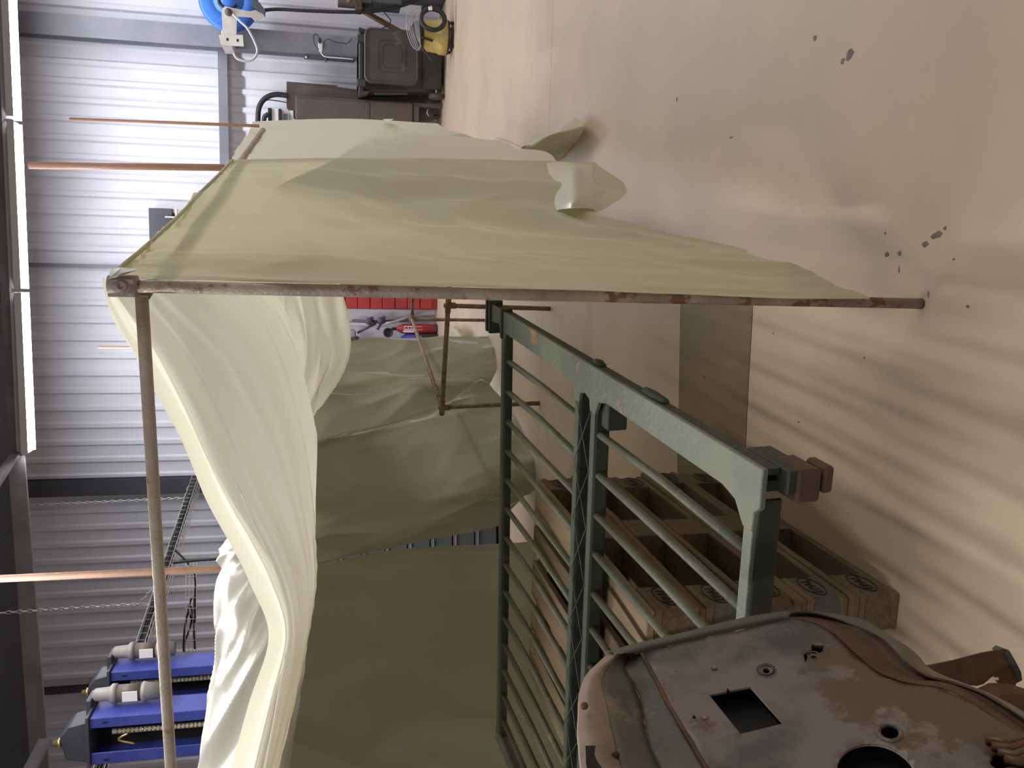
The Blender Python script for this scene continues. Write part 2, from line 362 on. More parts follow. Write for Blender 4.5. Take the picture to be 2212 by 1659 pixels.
for i in range(4):
    p = A + ld*(i*1.84 + .01); q = A + ld*(i*1.84 + 1.81)
    t = batten(p, q)
    if i < 3: t['label'] = ['lit fluorescent batten at the end of the row, beside the roof brace', 'lit fluorescent batten in the middle of the row, above the tent pole', 'lit fluorescent batten above the blue hose reel, at the edge of the picture'][i]
    if i == 3: t['label'] = 'lit fluorescent batten past the blue hose reel, out of the picture'
rail = struct('trim_2')
mb = MB(); pl = pf(98, 1659, 9.7); mb.beam(A + UZ*.13, A - (A - pl)*1.3 + UZ*.02, .05, .17); mb.build('lighting_rail', M['purlin'], rail)
mb = MB(); e = pf(0, 1055, 9.4); mb.beam(A + UZ*.13, A + (e - A)*2.2, .05, .09); mb.build('roof_brace', M['purlin'], rail)
mb = MB(); mb.beam(pf(97, 1600, 9.7), pf(50, 1690, 8.9), .05, .11); mb.build('roof_brace', M['purlin'], rail)
mb = MB(); mb.beam(A + UZ*.16, B + UZ*.16, .05, .09); mb.build('lighting_rail', M['purlin'], rail)

# ================================================================== TENT FRAME
T0 = Vector((.207, 1.95, 0)); RD = Vector((.378, .926, 0)).normalized(); RN = Vector((RD.y, -RD.x, 0))   # rail plane, normal to the outside
def pr(x, y, off=0): return pp(x, y, T0 + RN*off, RN)
base = pz(1990, 656, 0); top = pf(236, 617, base.y + .0)
pole = thing('upright_pipe', 'grey-brown steel pipe standing upright at the open corner of the tent', 'pipe', base)
PR = .0138
mb = MB(); mb.tube([base + Vector((0, 0, .001)), base*.5 + top*.5, top], PR, 14); mb.build('pipe', M['pipe'], pole)
mb = MB(); mb.tube([base + Vector((0, 0, .0015)), base + Vector((0, 0, .004))], PR*1.04, 14); mb.build('pipe_end', M['rust'], pole)
def clamp(parent, c, d, up=UZ, s=1.0):
    d = Vector(d).normalized(); n = d.cross(up).normalized()
    mb = MB(); mb.lathe(c - up*.028*s, up, [(0, .0), (.0005, .021*s), (.056*s, .021*s), (.0565*s, 0)], 16); mb.box(c + up*.002, (.036*s, .036*s, .05*s), (d, n, up))
    b = mb.build('corner_fitting', M['fitting'], parent, .0)
    cn = (EYE - c); cn.z = 0; cn.normalize()
    mb = MB(); mb.lathe(c + cn*.018*s, cn, [(0, .0), (0, .012*s), (.006*s, .0115*s), (.007*s, .006*s), (.004*s, .0055*s), (.004*s, 0)], 14); mb.build('grub_screw', M['fitting'], b)
    return b
clamp(pole, top - UZ*.028, RD, UZ, 1.05)
# second collar under the fitting that takes the cross rail
rl0 = pf(306, 640, 1.98); rl1 = pf(369, 1659, 2.285); dl = (rl1 - rl0).normalized()
mb = MB(); mb.tube([rl0 - UZ*.0 + Vector((0, 0, -.022)), rl0 + UZ*.024], .0185, 14); 
cross = thing('cross_rail', 'grey steel pipe crossing the open front of the tent from the pole', 'pipe', rl0)
mb = MB(); mb.tube([rl0 + dl*.0, rl1 + dl*.9], PR, 14); mb.build('pipe', M['litpipe'], cross)
# side rail under the sheet top (seen where the sheet is drawn tight over it)
r0 = top - UZ*.03; 
rt_far = pr(548, 268); side = thing('side_rail', 'steel pipe running back under the top edge of the big side sheet', 'pipe', r0)
mb = MB(); mb.tube([r0 + RD*.03 - UZ*.03 - RN*.03, Vector((rt_far.x, rt_far.y, rt_far.z - .05)) - RN*.03], PR, 12); mb.build('pipe', M['pipe'], side)
# hangers
def hanger(xy_bot, fwd, x_top, r, label):
    b = pf(xy_bot[0], xy_bot[1], fwd); d = ray(x_top[0], x_top[1]); t = EYE + d*(fwd/d.y)
    o = MB().tube([b, t], r*1.15, 10).build('hanging_pipe', M['primer']); tag(o, label, 'pipe'); return o
hanger((560, 272), 5.0, (150, 257), .0075, 'thin red-primed rod hanging above the far corner of the tent')
hanger((486, 362), 3.5, (62, 357), .0115, 'red-primed pipe hanging down to the side sheet right of the tent pole')
hanger((640, 1221), 4.0, (-60, 1253), .0135, 'red-primed pipe hanging down behind the swagged sheet')
hanger((598, 752), 6.9, (212, 750), .009, 'thin pinkish pipe behind the swagged sheet, left of the tent pole')

# ================================================================== SHEETS
def side_col(pts, offs):
    out = []
    for (x, y), o in zip(pts, offs):
        p = pr(x, y, o)
        if p.z < .006: p = pz(x, y, .006)
        out.append(p)
    return out
def colpts(t, h, fl=.0, n=7, bow=0):
    out = []
    for i in range(n):
        k = i/(n-1); out.append((t[0] + (h[0]-t[0])*k, t[1] + (h[1]-t[1])*k + bow*math.sin(math.pi*k)))
    return out
offs = [0, .01, .02, .02, .02, .02, .02]
cols = []
for t, h, bow in [((241, 605), (1880, 645), 2), ((252, 590), (1800, 612), 4), ((275, 566), (1740, 585), 3), ((300, 546), (1625, 560), 0), ((345, 506), (1596, 532), 0), ((395, 458), (1400, 500), 0), ((440, 411), (1290, 464), -6), ((468, 383), (1340, 436), -12), ((485, 363), (1349, 396), -6), ((501, 346), (1284, 352), -5)]:
    cols.append(side_col(colpts(t, h, bow=bow), offs))
def d_side(u, v, p):
    f = .010*ridge(u*5 + v*5, v*3.0 - u*3, 17)*min(1, u*4, (1-u)*6) + .012*nz(u*9, v*1.3, 3) + .0025*ridge(u*16 + v*2, v*1.6, 1)*(.3 + v) + .006*crumple(p, 2.2, 4)
    f += .03*math.exp(-((u-.80)/.07)**2)*max(0, v-.55) 
    tip = max(0, 1 - v*14); f += tip*.012*nz(u*40, 0, 8)
    return f
sh1 = net_mesh('hanging_sheet', cols, M['wallsheet'], None, d_side, 14, 16)
tag(sh1, 'wide greenish translucent plastic sheet hanging from the side rail right of the pole', 'sheet')
# sharp glossy fold near the hem, its highlight painted as paler sheet
rows = [[pr(x, y, o) for x, y, o in r] for r in ([(1180, 352, .022), (1188, 385, .024), (1195, 420, .024), (1200, 456, .022)], [(1205, 350, .026), (1215, 385, .040), (1214, 425, .052), (1212, 452, .040)], [(1238, 352, .028), (1240, 375, .062), (1240, 420, .085), (1240, 450, .060)], [(1262, 354, .026), (1262, 385, .040), (1268, 425, .055), (1272, 450, .040)], [(1280, 356, .020), (1285, 390, .022), (1290, 425, .022), (1290, 455, .018)])]
net_mesh('folded_pleat', rows, M['pleat'], sh1, None, 6, 6)
# rolled top edge and tied corner
rp = [pr(x, y, .012) for x, y in [(243, 604), (262, 577), (300, 545), (350, 501), (400, 452), (440, 409), (470, 380), (502, 346)]]
mb = MB(); mb.tube(spline(rp, 8), .0055, 8); mb.build('rolled_edge', M['wallsheet'], sh1)
mb = MB(); q = [pr(232, 603, .02), pr(240, 580, .03), pr(262, 578, .035), pr(302, 582, .03), pr(262, 590, .045), pr(250, 600, .03)]
mb.add(q, [(0, 1, 2), (0, 2, 4), (2, 3, 4), (0, 4, 5), (4, 3, 5)], False); mb.build('tied_corner', M['glossy'], sh1)
cols = []
for t, h in [((478, 376), (1215, 385)), ((500, 345), (1190, 338)), ((512, 325), (1118, 318)), ((530, 300), (1060, 303)), ((542, 278), (985, 290)), ((546, 263), (945, 267))]:
    cols.append(side_col(colpts(t, h, bow=-8 if t[0] > 540 else 0), [-.04]*7))
def d_far(u, v, p): return min(1, u*6, (1.02-u)*6)*.28*(.03*nz(u*5 + v*1.5, v*2.2, 7) + .02*crumple(p, 2.0, 2) + .03*ridge(u*4 + v*2, v*3 - u, 5) + .018*ridge(u*9 - v*4, v*6 + u*2, 8))
sh2 = net_mesh('hanging_sheet', cols, M['wallsheet'], None, d_far, 14, 12)
tag(sh2, 'narrow creased plastic sheet hanging behind the far end of the wide side sheet', 'sheet')
mb = MB(); mb.add([pr(826, 257, .0), pr(851, 257, .0), pr(838, 264, .03)], [(0, 1, 2)]); mb.build('torn_corner', M['white'], sh2)
# loose twisted end lying on the floor
rows = []
for pts in [[(1030, 330, .30), (1075, 297, .22), (1125, 318, .10)], [(1075, 344, .26), (1130, 318, .26), (1165, 345, .06)], [(1150, 320, .16), (1185, 292, .22), (1205, 345, .02)], [(1240, 252, .06), (1262, 272, .10), (1245, 308, .02)]]:
    rows.append([pz(x, y, z) for x, y, z in pts])
fp = net_mesh('loose_flap', rows, M['wallsheet'], sh2, lambda u, v, p: .02*nz(u*4, v*6, 1), 8, 8)
rows = [[pz(1075, 346, .22), pz(1080, 338, .20), pz(1140, 352, .01)], [pz(1230, 268, .03), pz(1235, 290, .10), pz(1190, 350, .01)]]
net_mesh('folded_underside', rows, M['wallsheet'], sh2, None, 8, 8)

# --- swagged roof sheet
def rf(y): return 1.97 + .33*(y-620)/1040
st = [(600, 222, 246, 592), (640, 228, 256, 598), (700, 250, 300, 621), (775, 296, 350, 645), (874, 350, 400, 662), (971, 400, 442, 675), (1081, 446, 498, 678), (1161, 489, 543, 677), (1258, 539, 592, 674), (1371, 581, 622, 655), (1513, 540, 590, 627), (1659, 499, 556, 592), (1760, 470, 535, 570)]
rows = []
for y, o, b, h in st:
    f = rf(y) + .10; w = h - b
    k = min(1, (y-640)/250)
    rows.append([pf(o, y, f + .05), pf((o*2+b)/3, y, f + .10 + .06*k), pf((o+b*2)/3, y, f + .13 + .13*k), pf(b - 2, y, f + .14 + .14*k), pf(b + 3, y - 3, f + .06), pf(b + w*.2, y - 5, f + .04), pf(b + w*.45, y, f + .03), pf(b + w*.7, y, f + .05), pf(b + w*.88, y, f + .10), pf(h, y, f + .15)])
def d_swag(u, v, p):
    if v < .40: return .004*nz(u*9, v*12, 2)
    t = (v-.40)/.6; e = min(1, t*5)
    f = .014*nz(t*3.6 - u*1.6, u*1.4, 11) + .014*ridge(t*4.5 - u*2.6, u*1.1, 5) + .006*ridge(t*11 - u*5, u*1.6, 9)*t
    return e*f
sw = net_mesh('swagged_sheet', rows, M['swag'], None, d_swag, 12, 10)
tag(sw, 'bright cream plastic roof sheet sagging in a deep swag below the cross rail', 'sheet')
# unseen sheet added behind the sag to shade the inside of the tent
RP = [(450, (545, 575, 590, 596), (3.15, 3.6, 4.2, 4.9)), (560, (560, 590, 600, 600), (2.95, 3.8, 4.9, 6.2)), (655, (640, 630, 620, 610), (2.9, 4.2, 5.8, 7.9)), (760, (640, 628, 618, 602), (2.9, 4.2, 6.0, 7.9)),
      (880, (632, 622, 612, 598), (2.95, 4.2, 5.6, 7.3)), (1000, (632, 622, 612, 598), (2.95, 4.1, 5.4, 6.95)), (1120, (632, 622, 612, 598), (2.95, 4, 5.2, 6.35)), (1240, (632, 622, 612, 598), (2.95, 4, 5, 6.15)), (1400, (628, 618, 610, 598), (2.95, 4, 5, 5.75)), (1659, (600, 600, 598, 594), (2.95, 3.8, 4.6, 5.4)), (1900, (590, 594, 594, 594), (3.0, 3.8, 4.5, 5.2))]
rows = [[pf(x, y, f) for x, f in zip(xx, ff)] for y, xx, ff in RP]
net_mesh('unseen_shade_sheet', rows, M['backsheet'], sw, lambda u, v, p: .02*nz(u*5, v*4, 2), 6, 8)
# gathered tail behind the pole
rows = []
for y, a, h in [(600, 590, 734), (642, 598, 740), (697, 618, 748), (752, 636, 747), (798, 648, 731), (840, 655, 705), (878, 660, 678), (900, 664, 668)]:
    rows.append([pf(a + (h-a)*k, y, 2.62 + .10*abs(k-.5) + .0006*(y-640)) for k in (-.4, 0, .25, .5, .75, 1)])
def d_tail(u, v, p): return .03*nz(v*4 + u*1.5, u*1.2, 21) + .022*ridge(v*4.5 + u*1.6, u*1.3, 3)
tl = net_mesh('gathered_sheet_end', rows, M['swag'], None, d_tail, 8, 12)
tag(tl, 'gathered cream sheet end hanging behind the swag, left of the pole', 'sheet')
# glossy side sheet low on the left
rows = []
for y, o, h in [(1150, 494, 600), (1190, 488, 640), (1229, 484, 640), (1310, 477, 640), (1403, 470, 650), (1520, 455, 640), (1659, 436, 620), (1760, 420, 600)]:
    rows.append([pf(o, y, 3.25), pf(o + 14, y, 3.12), pf(o*.6 + h*.4, y, 3.0), pf(o*.3 + h*.7, y, 2.95), pf(h, y, 3.0)])
def d_gl(u, v, p): return .04*nz(v*2.4 + u*4, v*1.5 - u*2, 31) + .018*ridge(v*4 + u*6, u*2 - v, 3)
gs = net_mesh('shiny_sheet', rows, M['glossy'], None, d_gl, 14, 14)
tag(gs, 'shiny pale plastic sheet draped on the left below the blue lift columns', 'sheet')

# --- back sheets
def bcol(pts): return [pf(*p) for p in pts]
def d_back(seed, a=1.0):
    def d(u, v, p): return a*(.06*nz(u*3 + v*1.0 + seed, v*1.3, seed) + .06*ridge(u*3.5 - v*1.6 + seed, v*1.3 + u, seed) + .02*ridge(u*6 + v*3.0 + seed, v*3.0 - u*2, seed + 3) + .03*crumple(p, 1.25, seed) + .02*max(0, v-.35)*ridge(u*9 - v*4, v*6 + u*3, seed + 6))
    return d
rows = [bcol([(590, 748, 8.15), (747, 745, 8.1), (851, 735, 8.1), (960, 737, 8.1), (1054, 739, 8.1)]),
        bcol([(590, 775, 8.0), (750, 775, 7.95), (860, 775, 7.9), (970, 778, 7.85), (1074, 778, 7.8)]),
        bcol([(590, 830, 7.75), (720, 830, 7.75), (850, 825, 7.7), (960, 815, 7.65), (1066, 812, 7.7)]),
        bcol([(590, 900, 7.5), (700, 890, 7.55), (820, 870, 7.6), (940, 850, 7.6), (1042, 830, 7.7)]),
        bcol([(590, 1000, 7.3), (700, 985, 7.4), (810, 955, 7.45), (900, 930, 7.5), (1000, 900, 7.6)])]
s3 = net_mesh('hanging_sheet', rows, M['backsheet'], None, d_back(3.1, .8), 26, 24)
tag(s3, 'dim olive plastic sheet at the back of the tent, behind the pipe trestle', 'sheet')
rows = [bcol([(590, 985, 7.0), (680, 958, 7.0), (845, 912, 7.05), (955, 880, 7.1), (1040, 822, 7.3)]),
        bcol([(590, 1010, 6.9), (690, 985, 6.9), (850, 945, 6.9), (980, 905, 6.95), (1086, 862, 7.2)]),
        bcol([(590, 1060, 6.6), (700, 1045, 6.6), (850, 1020, 6.55), (980, 985, 6.5), (1122, 940, 6.65)]),
        bcol([(590, 1120, 6.4), (700, 1110, 6.35), (850, 1085, 6.3), (1000, 1050, 6.2), (1154, 1015, 6.22)]),
        bcol([(590, 1185, 6.3), (700, 1170, 6.25), (850, 1140, 6.2), (1000, 1105, 6.15), (1130, 1065, 6.3)]),
        bcol([(590, 1245, 6.2), (690, 1219, 6.2), (804, 1193, 6.2), (952, 1160, 6.15), (1085, 1136, 6.3)])]
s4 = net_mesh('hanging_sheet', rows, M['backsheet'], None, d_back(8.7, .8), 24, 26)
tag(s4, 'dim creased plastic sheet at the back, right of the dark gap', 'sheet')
rows = [bcol([(590, 1243, 6.12), (678, 1224, 6.1), (830, 1200, 6.1), (990, 1187, 6.05), (1150, 1176, 6.1)]),
        bcol([(590, 1300, 6.0), (700, 1295, 5.95), (860, 1290, 5.9), (1010, 1280, 5.85), (1180, 1270, 5.85)]),
        bcol([(560, 1400, 5.8), (700, 1400, 5.75), (860, 1400, 5.7), (1020, 1395, 5.65), (1195, 1390, 5.65)]),
        bcol([(540, 1520, 5.6), (700, 1520, 5.6), (860, 1520, 5.5), (1030, 1520, 5.5), (1206, 1520, 5.5)]),
        bcol([(520, 1640, 5.5), (700, 1640, 5.45), (860, 1640, 5.4), (1035, 1640, 5.35), (1215, 1640, 5.4)]),
        bcol([(520, 1780, 5.4), (700, 1780, 5.35), (860, 1780, 5.3), (1035, 1780, 5.25), (1222, 1780, 5.3)])]
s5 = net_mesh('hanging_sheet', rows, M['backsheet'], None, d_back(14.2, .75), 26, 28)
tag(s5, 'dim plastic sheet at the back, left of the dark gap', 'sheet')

# ================================================================== PIPE TRESTLE
An = pz(968, 660, .71); Cn = pz(955, 880, .71); Bn = pz(890, 690, .71)
tr = thing('pipe_trestle', 'rusty scaffold-pipe trestle standing inside the tent before the back sheets', 'trestle', (An.x, An.y, 0))
ab = (An - Cn).normalized()
def part_tube(nm, pts, r, parent, m='rustpipe', n=10): return MB().tube(pts, r, n).build(nm, M[m], parent)
part_tube('beam', [Cn - ab*.06, An + ab*.45], .017, tr)
mb = MB(); mb.lathe(Cn - ab*.0605, ab, [(0, .0), (0, .012)], 10); mb.build('pipe_mouth', M['black'], tr)
part_tube('beam', [Cn + UZ*.0, Bn], .016, tr)
part_tube('beam', [Bn - ab*.03, Bn + ab*.6], .016, tr)
for n_, fx, fy in ((An, 1188, 667), (Cn, 1165, 871)):
    g = pz(fx, fy, 0); part_tube('leg', [g, Vector((n_.x, n_.y, n_.z + .03))], .016, tr)
part_tube('leg', [Vector((Bn.x, Bn.y, 0)), Bn + UZ*.03], .016, tr)
for c in (An, Cn, Bn):
    mb = MB(); mb.lathe(c - ab*.05, ab, [(0, .02), (.1, .02)], 12); mb.lathe(c - UZ*.05, UZ, [(0, .021), (.06, .021)], 12); mb.build('coupler', M['rustpipe'], tr)

# ================================================================== PALLETS
PC = pz(1945, 1283, 0); PL = Vector((.175, .985, 0)).normalized(); PW = Vector((-PL.y, PL.x, 0))
def text_mesh(s, size, name, m):
    c = bpy.data.curves.new(name, 'FONT'); c.body = s; c.size = size; c.extrude = .0004; c.align_x = 'CENTER'; c.align_y = 'CENTER'
    o = bpy.data.objects.new(name, c); COL.objects.link(o)
    dg = bpy.context.evaluated_depsgraph_get(); me = bpy.data.meshes.new_from_object(o.evaluated_get(dg)); bpy.data.objects.remove(o)
    me.materials.clear(); me.materials.append(m); o = bpy.data.objects.new(name, me); COL.objects.link(o); return o
def pallet(level, dx, dy, rot, label, blockmats, topmat):
    L = Matrix.Rotation(rot, 3, 'Z'); l = L @ PL; w = L @ PW; z0 = level*.144; o0 = PC + PL*dy + PW*dx + UZ*z0
    t = thing('wooden_pallet', label, 'pallet', o0 + l*.6 + w*.4, 'wooden pallets stacked under the iron gate')
    ax = (w, l, UZ)
    def P(a, b, c): return o0 + w*a + l*b + UZ*c
    g = 0.0008
    for k, (c, wd_) in enumerate(((.05, .10), (.4, .145), (.75, .10))):
        MB().box(P(c, .6, .011+g), (wd_-.001, 1.2, .022-g), ax).build('base_board', M['wood'], t, .002)
        for j, (b, bl) in enumerate(((.0725, .145), (.6, .145), (1.1275, .145))):
            mb = MB(); ww = wd_*.98; 
            if j == 1: mb.box(P(c, b, .061), (ww, bl, .0775), ax)
            else:
                s = -1 if j == 0 else 1; ch = .02; x0, x1 = -ww/2, ww/2; y0, y1 = -bl/2, bl/2
                pl_ = [(x0, y0), (x1, y0), (x1, y1), (x0, y1)]
                if k == 0 and j == 0: pl_ = [(x0+ch, y0), (x1, y0), (x1, y1), (x0, y1), (x0, y0+ch)]
                if k == 0 and j == 2: pl_ = [(x0, y0), (x1, y0), (x1, y1), (x0+ch, y1), (x0, y1-ch)]
                mb.prism([P(c, b, .0222) + w*a + l*q for a, q in pl_], UZ, .0775)
            bo = mb.build('block', M[blockmats[(k*3+j) % len(blockmats)]], t)
            if k == 0 and j in (0, 2, 1):
                if j == 1: continue
                s = 'EPAL' if j == 0 else 'EUR'
                me = text_mesh(s, .040, 'burnt_stamp', M['brand'])
                # stands on the long face, reading along l
                n = -w; p = P(-.0008, b + (.012 if j == 0 else -.005), .061)
                mw = Matrix(((l.x, 0, n.x, p.x), (l.y, 0, n.y, p.y), (0, 1, 0, p.z), (0, 0, 0, 1)))
                me.data.transform(mw); put(me, t); me.matrix_parent_inverse = Matrix.Translation(-t.location)
                ring = [p + l*.056*math.cos(q*.2618) + UZ*.030*math.sin(q*.2618) for q in range(24)]
                MB().tube(ring, .0014, 5, closed=True).build('burnt_ring', M['brand'], t)
    for b in (.0725, .6, 1.1275):
        MB().box(P(.4, b, .111), (.80, .145, .0215), ax).build('stringer_board', M['wood'], t, .002)
    for k, (a, wd_) in enumerate(((.0725, .145), (.235, .10), (.4, .145), (.565, .10), (.7275, .145))):
        db = MB(); db.box(P(a, .6 + random.uniform(-.004, .004), .133), (wd_-.002, 1.2, .0215), ax); d_ = db.build('deck_board', M[topmat if k != 1 else 'wood'], t, .003)
        if level == 4:
            for b in (.03, .09, 1.11, 1.17):
                for q in (-.35, .35):
                    MB().lathe(P(a + q*wd_, b + random.uniform(-.01, .01), .1436), UZ, [(0, .004), (.0008, .0038), (.0009, 0)], 6).build('nail', M['black'], d_)
    return t
pallet(0, 0, 0, 0, 'wooden pallet at the bottom of the stack, on the floor, marked EPAL', ['wooddk'], 'wood')
pallet(1, .008, .012, R(-.5), 'wooden pallet second from the floor, with grey weathered corner blocks', ['woodgy', 'wood'], 'wood')
pallet(2, .0, .004, R(.5), 'wooden pallet in the middle of the stack', ['wooddk', 'wood'], 'wood')
pallet(3, .012, .010, R(-.6), 'wooden pallet second from the top of the stack', ['woodgy', 'wooddk'], 'wood')
pallet(4, .004, .0, R(.2), 'wooden pallet on top of the stack with pale nailed deck boards', ['wooddk'], 'woodlt')

# ================================================================== IRON GATE
GN = pz(1632, 1068, .755); GF = pz(1072, 694, .875)
ev = GF - GN; GL = ev.length; ev.normalize()
eu = Vector((-.969, .247, -.030)); eu = (eu - ev*eu.dot(ev)).normalized(); en = ev.cross(eu).normalized()
if en.z < 0: en = -en
GP = GN
def pg(x, y, d=0): return pp(x, y, GP + en*d, en)
gate = thing('iron_gate', 'old green-painted iron gate of round bars lying across the pallet stack', 'gate', GN)
GAX = (eu, ev, en)
def guv(p): q = p - GN; return q.dot(eu), q.dot(ev)
def GPt(u, v, d=0): return GN + eu*u + ev*v + en*d
# end beam: outline on the gate plane read as a plate with filleted brackets
E0 = pg(1640, 1028); E1 = pg(1085, 662)
u_e, _ = guv(E0); u_e2, _ = guv(E1); bw = .076
vs_ = [guv(pg(1608, 1230))[1], guv(pg(1258, 1010))[1], guv(pg(1082, 1010))[1]]    # v of stile centrelines
v3, v2, v1 = vs_
ue = (u_e + u_e2)/2 + .0
def plate_poly():
    P_ = [(ue, -.02), (ue, GL + .10), (ue + bw*.9, GL + .10)]
    def br(v, w, s0, s1):
        return [(ue + bw, v + w*2.2), (ue + bw + .012, v + w*1.45), (ue + bw + .05, v + w*1.12), (ue + bw + .05, v + w*.66), (ue + bw + .02, v + w*.5), (ue + bw + .012, v), (ue + bw + .02, v - w*.5), (ue + bw + .05, v - w*.62), (ue + bw + .05, v - w*1.12), (ue + bw + .012, v - w*1.45), (ue + bw, v - w*2.2)]
    P_ += [(ue + bw*.72, v1 + .05)] + [(ue + bw, v1 + .03), (ue + bw + .03, v1 + .015), (ue + bw + .03, v1 - .015), (ue + bw, v1 - .03)]
    P_ += br(v2, .072, 0, 0)
    P_ += [(ue + bw, v3 + .10), (ue + bw + .012, v3 + .05), (ue + bw + .05, v3 + .017), (ue + bw + .05, v3 - .016), (ue + bw + .012, v3 - .018), (ue + bw*.98, -.02)]
    return P_
mb = MB(); mb.prism([GPt(u, v, -.010) for u, v in plate_poly()], en, .012); eb = mb.build('end_beam', M['green'], gate, .002)
mb = MB(); mb.beam(GPt(ue + .006, -.018, -.021), GPt(ue + .006, GL, -.021), .012, .024, en); mb.build('web', M['greenshade'], eb)
mb = MB(); mb.beam(GPt(ue + .036, -.01, -.030), GPt(ue + .036, GL, -.030), .02, .038, en); mb.build('web', M['greenshade'], eb)
# lower chord of the end frame with its rusty socket at the near end
mb = MB(); mb.beam(GPt(ue + .022, -.04, -.062), GPt(ue + .022, .10, -.062), .045, .05, en); lc = mb.build('lower_chord', M['greenshade'], gate, .002)
mb = MB(); mb.box(GPt(ue + .03, .0, -.078), (.062, .09, .05), GAX); mb.build('socket', M['rust'], gate, .006)
mb = MB(); mb.box(GPt(ue + .022, -.012, -.118), (.05, .06, .022), GAX); mb.build('socket_lip', M['rust'], gate, .005)
for px_, py_, ww in ((1300, 808, .03), (1420, 886, .06)):
    u_, v_ = guv(pg(px_, py_, -.03)); mb = MB(); mb.lathe(GPt(ue + .0, v_ - ww, -.022), ev, [(0, .004), (.008, .012), (ww, .015), (2*ww - .008, .013), (2*ww, .005)], 12); mb.build('hinge_boss', M['greenshade'], gate)
# far end block with ribs
for i in range(3):
    mb = MB(); mb.beam(GPt(ue - .014, GL + .075 + i*.024, -.016 - .003*(i % 2)), GPt(ue + .112, GL + .075 + i*.024, -.016 - .003*(i % 2)), .021, .052 - .008*(i % 2), en); mb.build('end_cleat', M['greenshade'], gate, .001)
for i in range(2):
    mb = MB(); mb.beam(GPt(ue - .010, v1 - .005 + i*.02, -.012), GPt(ue + .10, v1 - .005 + i*.02, -.012), .017, .042 - .008*i, en); mb.build('cross_cleat', M['greenshade'], gate, .001)
UL = guv(pg(1064, 1562))[0]
def bar(nm, u0, u1, v, w, h, m, parent=gate, d=0): 
    mb = MB(); mb.beam(GPt(u0, v, d - h/2), GPt(u1, v, d - h/2), w, h, en); return mb.build(nm, M[m], parent, .0015)
# stile 1 (far), stile 2 (double, with crossed wires), stile 3 (near)
s1_ = bar('stile', ue + bw*.6, UL, v1, .034, .010, 'greenmid'); bar('web', ue + bw*.6, UL, v1 - .020, .008, .026, 'greenshade', s1_, -.008)
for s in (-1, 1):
    s2_ = bar('stile', ue + bw + .03, UL, v2 + s*.063, .030, .010, 'greenmid'); bar('web', ue + bw - .01, UL, v2 + s*.063 - .011, .008, .036, 'greenshade', s2_, -.009)
bar('recess_plate', ue + bw + .03, UL, v2, .110, .004, 'greenshade', gate, -.034)
bar('face_plate', ue + .03, UL, v2 - .078, .004, .036, 'greenshade', gate, -.006)
mb = MB(); mb.box(GPt(ue + .095, v2 - .105, -.045), (.13, .05, .055), GAX); mb.build('bracket_block', M['greenshade'], gate, .003)
s3_ = bar('stile', ue + bw + .03, UL, v3, .032, .010, 'green'); bar('web', ue + bw - .01, UL, v3 - .014, .008, .045, 'greenshade', s3_, -.009)
u = ue + bw + .05; k = 0
while u < UL - .18:
    MB().tube([GPt(u, v2 - .056*(1 if k % 2 else -1), .003), GPt(u + .17, v2 + .056*(1 if k % 2 else -1), .003)], .0012, 5).build('wire', M['rod'], gate)
    MB().tube([GPt(u, v2 + .056*(1 if k % 2 else -1), .0045), GPt(u + .17, v2 - .056*(1 if k % 2 else -1), .0045)], .0012, 5).build('wire', M['rod'], gate); u += .17; k += 1
mb = MB(); mb.beam(GPt(UL + .01, v3 - .05, -.006), GPt(UL + .01, v1 + .03, -.006), .055, .012, en); mb.beam(GPt(UL + .03, v3 - .05, -.03), GPt(UL + .03, v1 + .03, -.03), .012, .04, en); mb.build('end_beam', M['green'], gate, .002)
ur = [guv(pg(x, y, -.02))[0] for x, y in ((1090, 772), (1068, 1290))]
u1 = ur[0]; du = (ur[1] - ur[0])/9.0
rod_me = None
for i in range(17):
    u = u1 + du*i
    if u > UL - .06: break
    for a, b in ((v3 + .012, v2 - .076), (v2 + .076, v1 - .02)):
        jx = random.uniform(-.003, .003)
        MB().tube([GPt(u + jx, a, -.018), GPt(u + jx + random.uniform(-.004, .004), (a+b)/2, -.02), GPt(u - jx, b, -.018)], .0105, 10).build('rod', M['rod'], gate)
    MB().lathe(GPt(u, v1 + .021, -.012), ev, [(0, .008), (.012, .005), (.02, .001)], 6).build('rivet', M['greenshade'], gate)

# ================================================================== RUSTY BODY PANEL IN THE FOREGROUND
bA = pf(1390, 1415, 1.30); bB = pf(1740, 1330, 1.25); be2 = Vector((.205, .98, 0)).normalized()
BN = (bB - bA).cross(be2).normalized()
if BN.dot(EYE - bA) < 0: BN = -BN
def pm(x, y, off=0): return pp(x, y, bA + BN*off, BN)
body = thing('rusty_body_shell', 'rusty pressed-steel vehicle body shell with cut square hole, in the near corner', 'body shell', Vector((-.75, .85, 0)))
bd1 = (bB - bA).normalized(); bd2 = be2
def m2(p): q = p - bA; return q
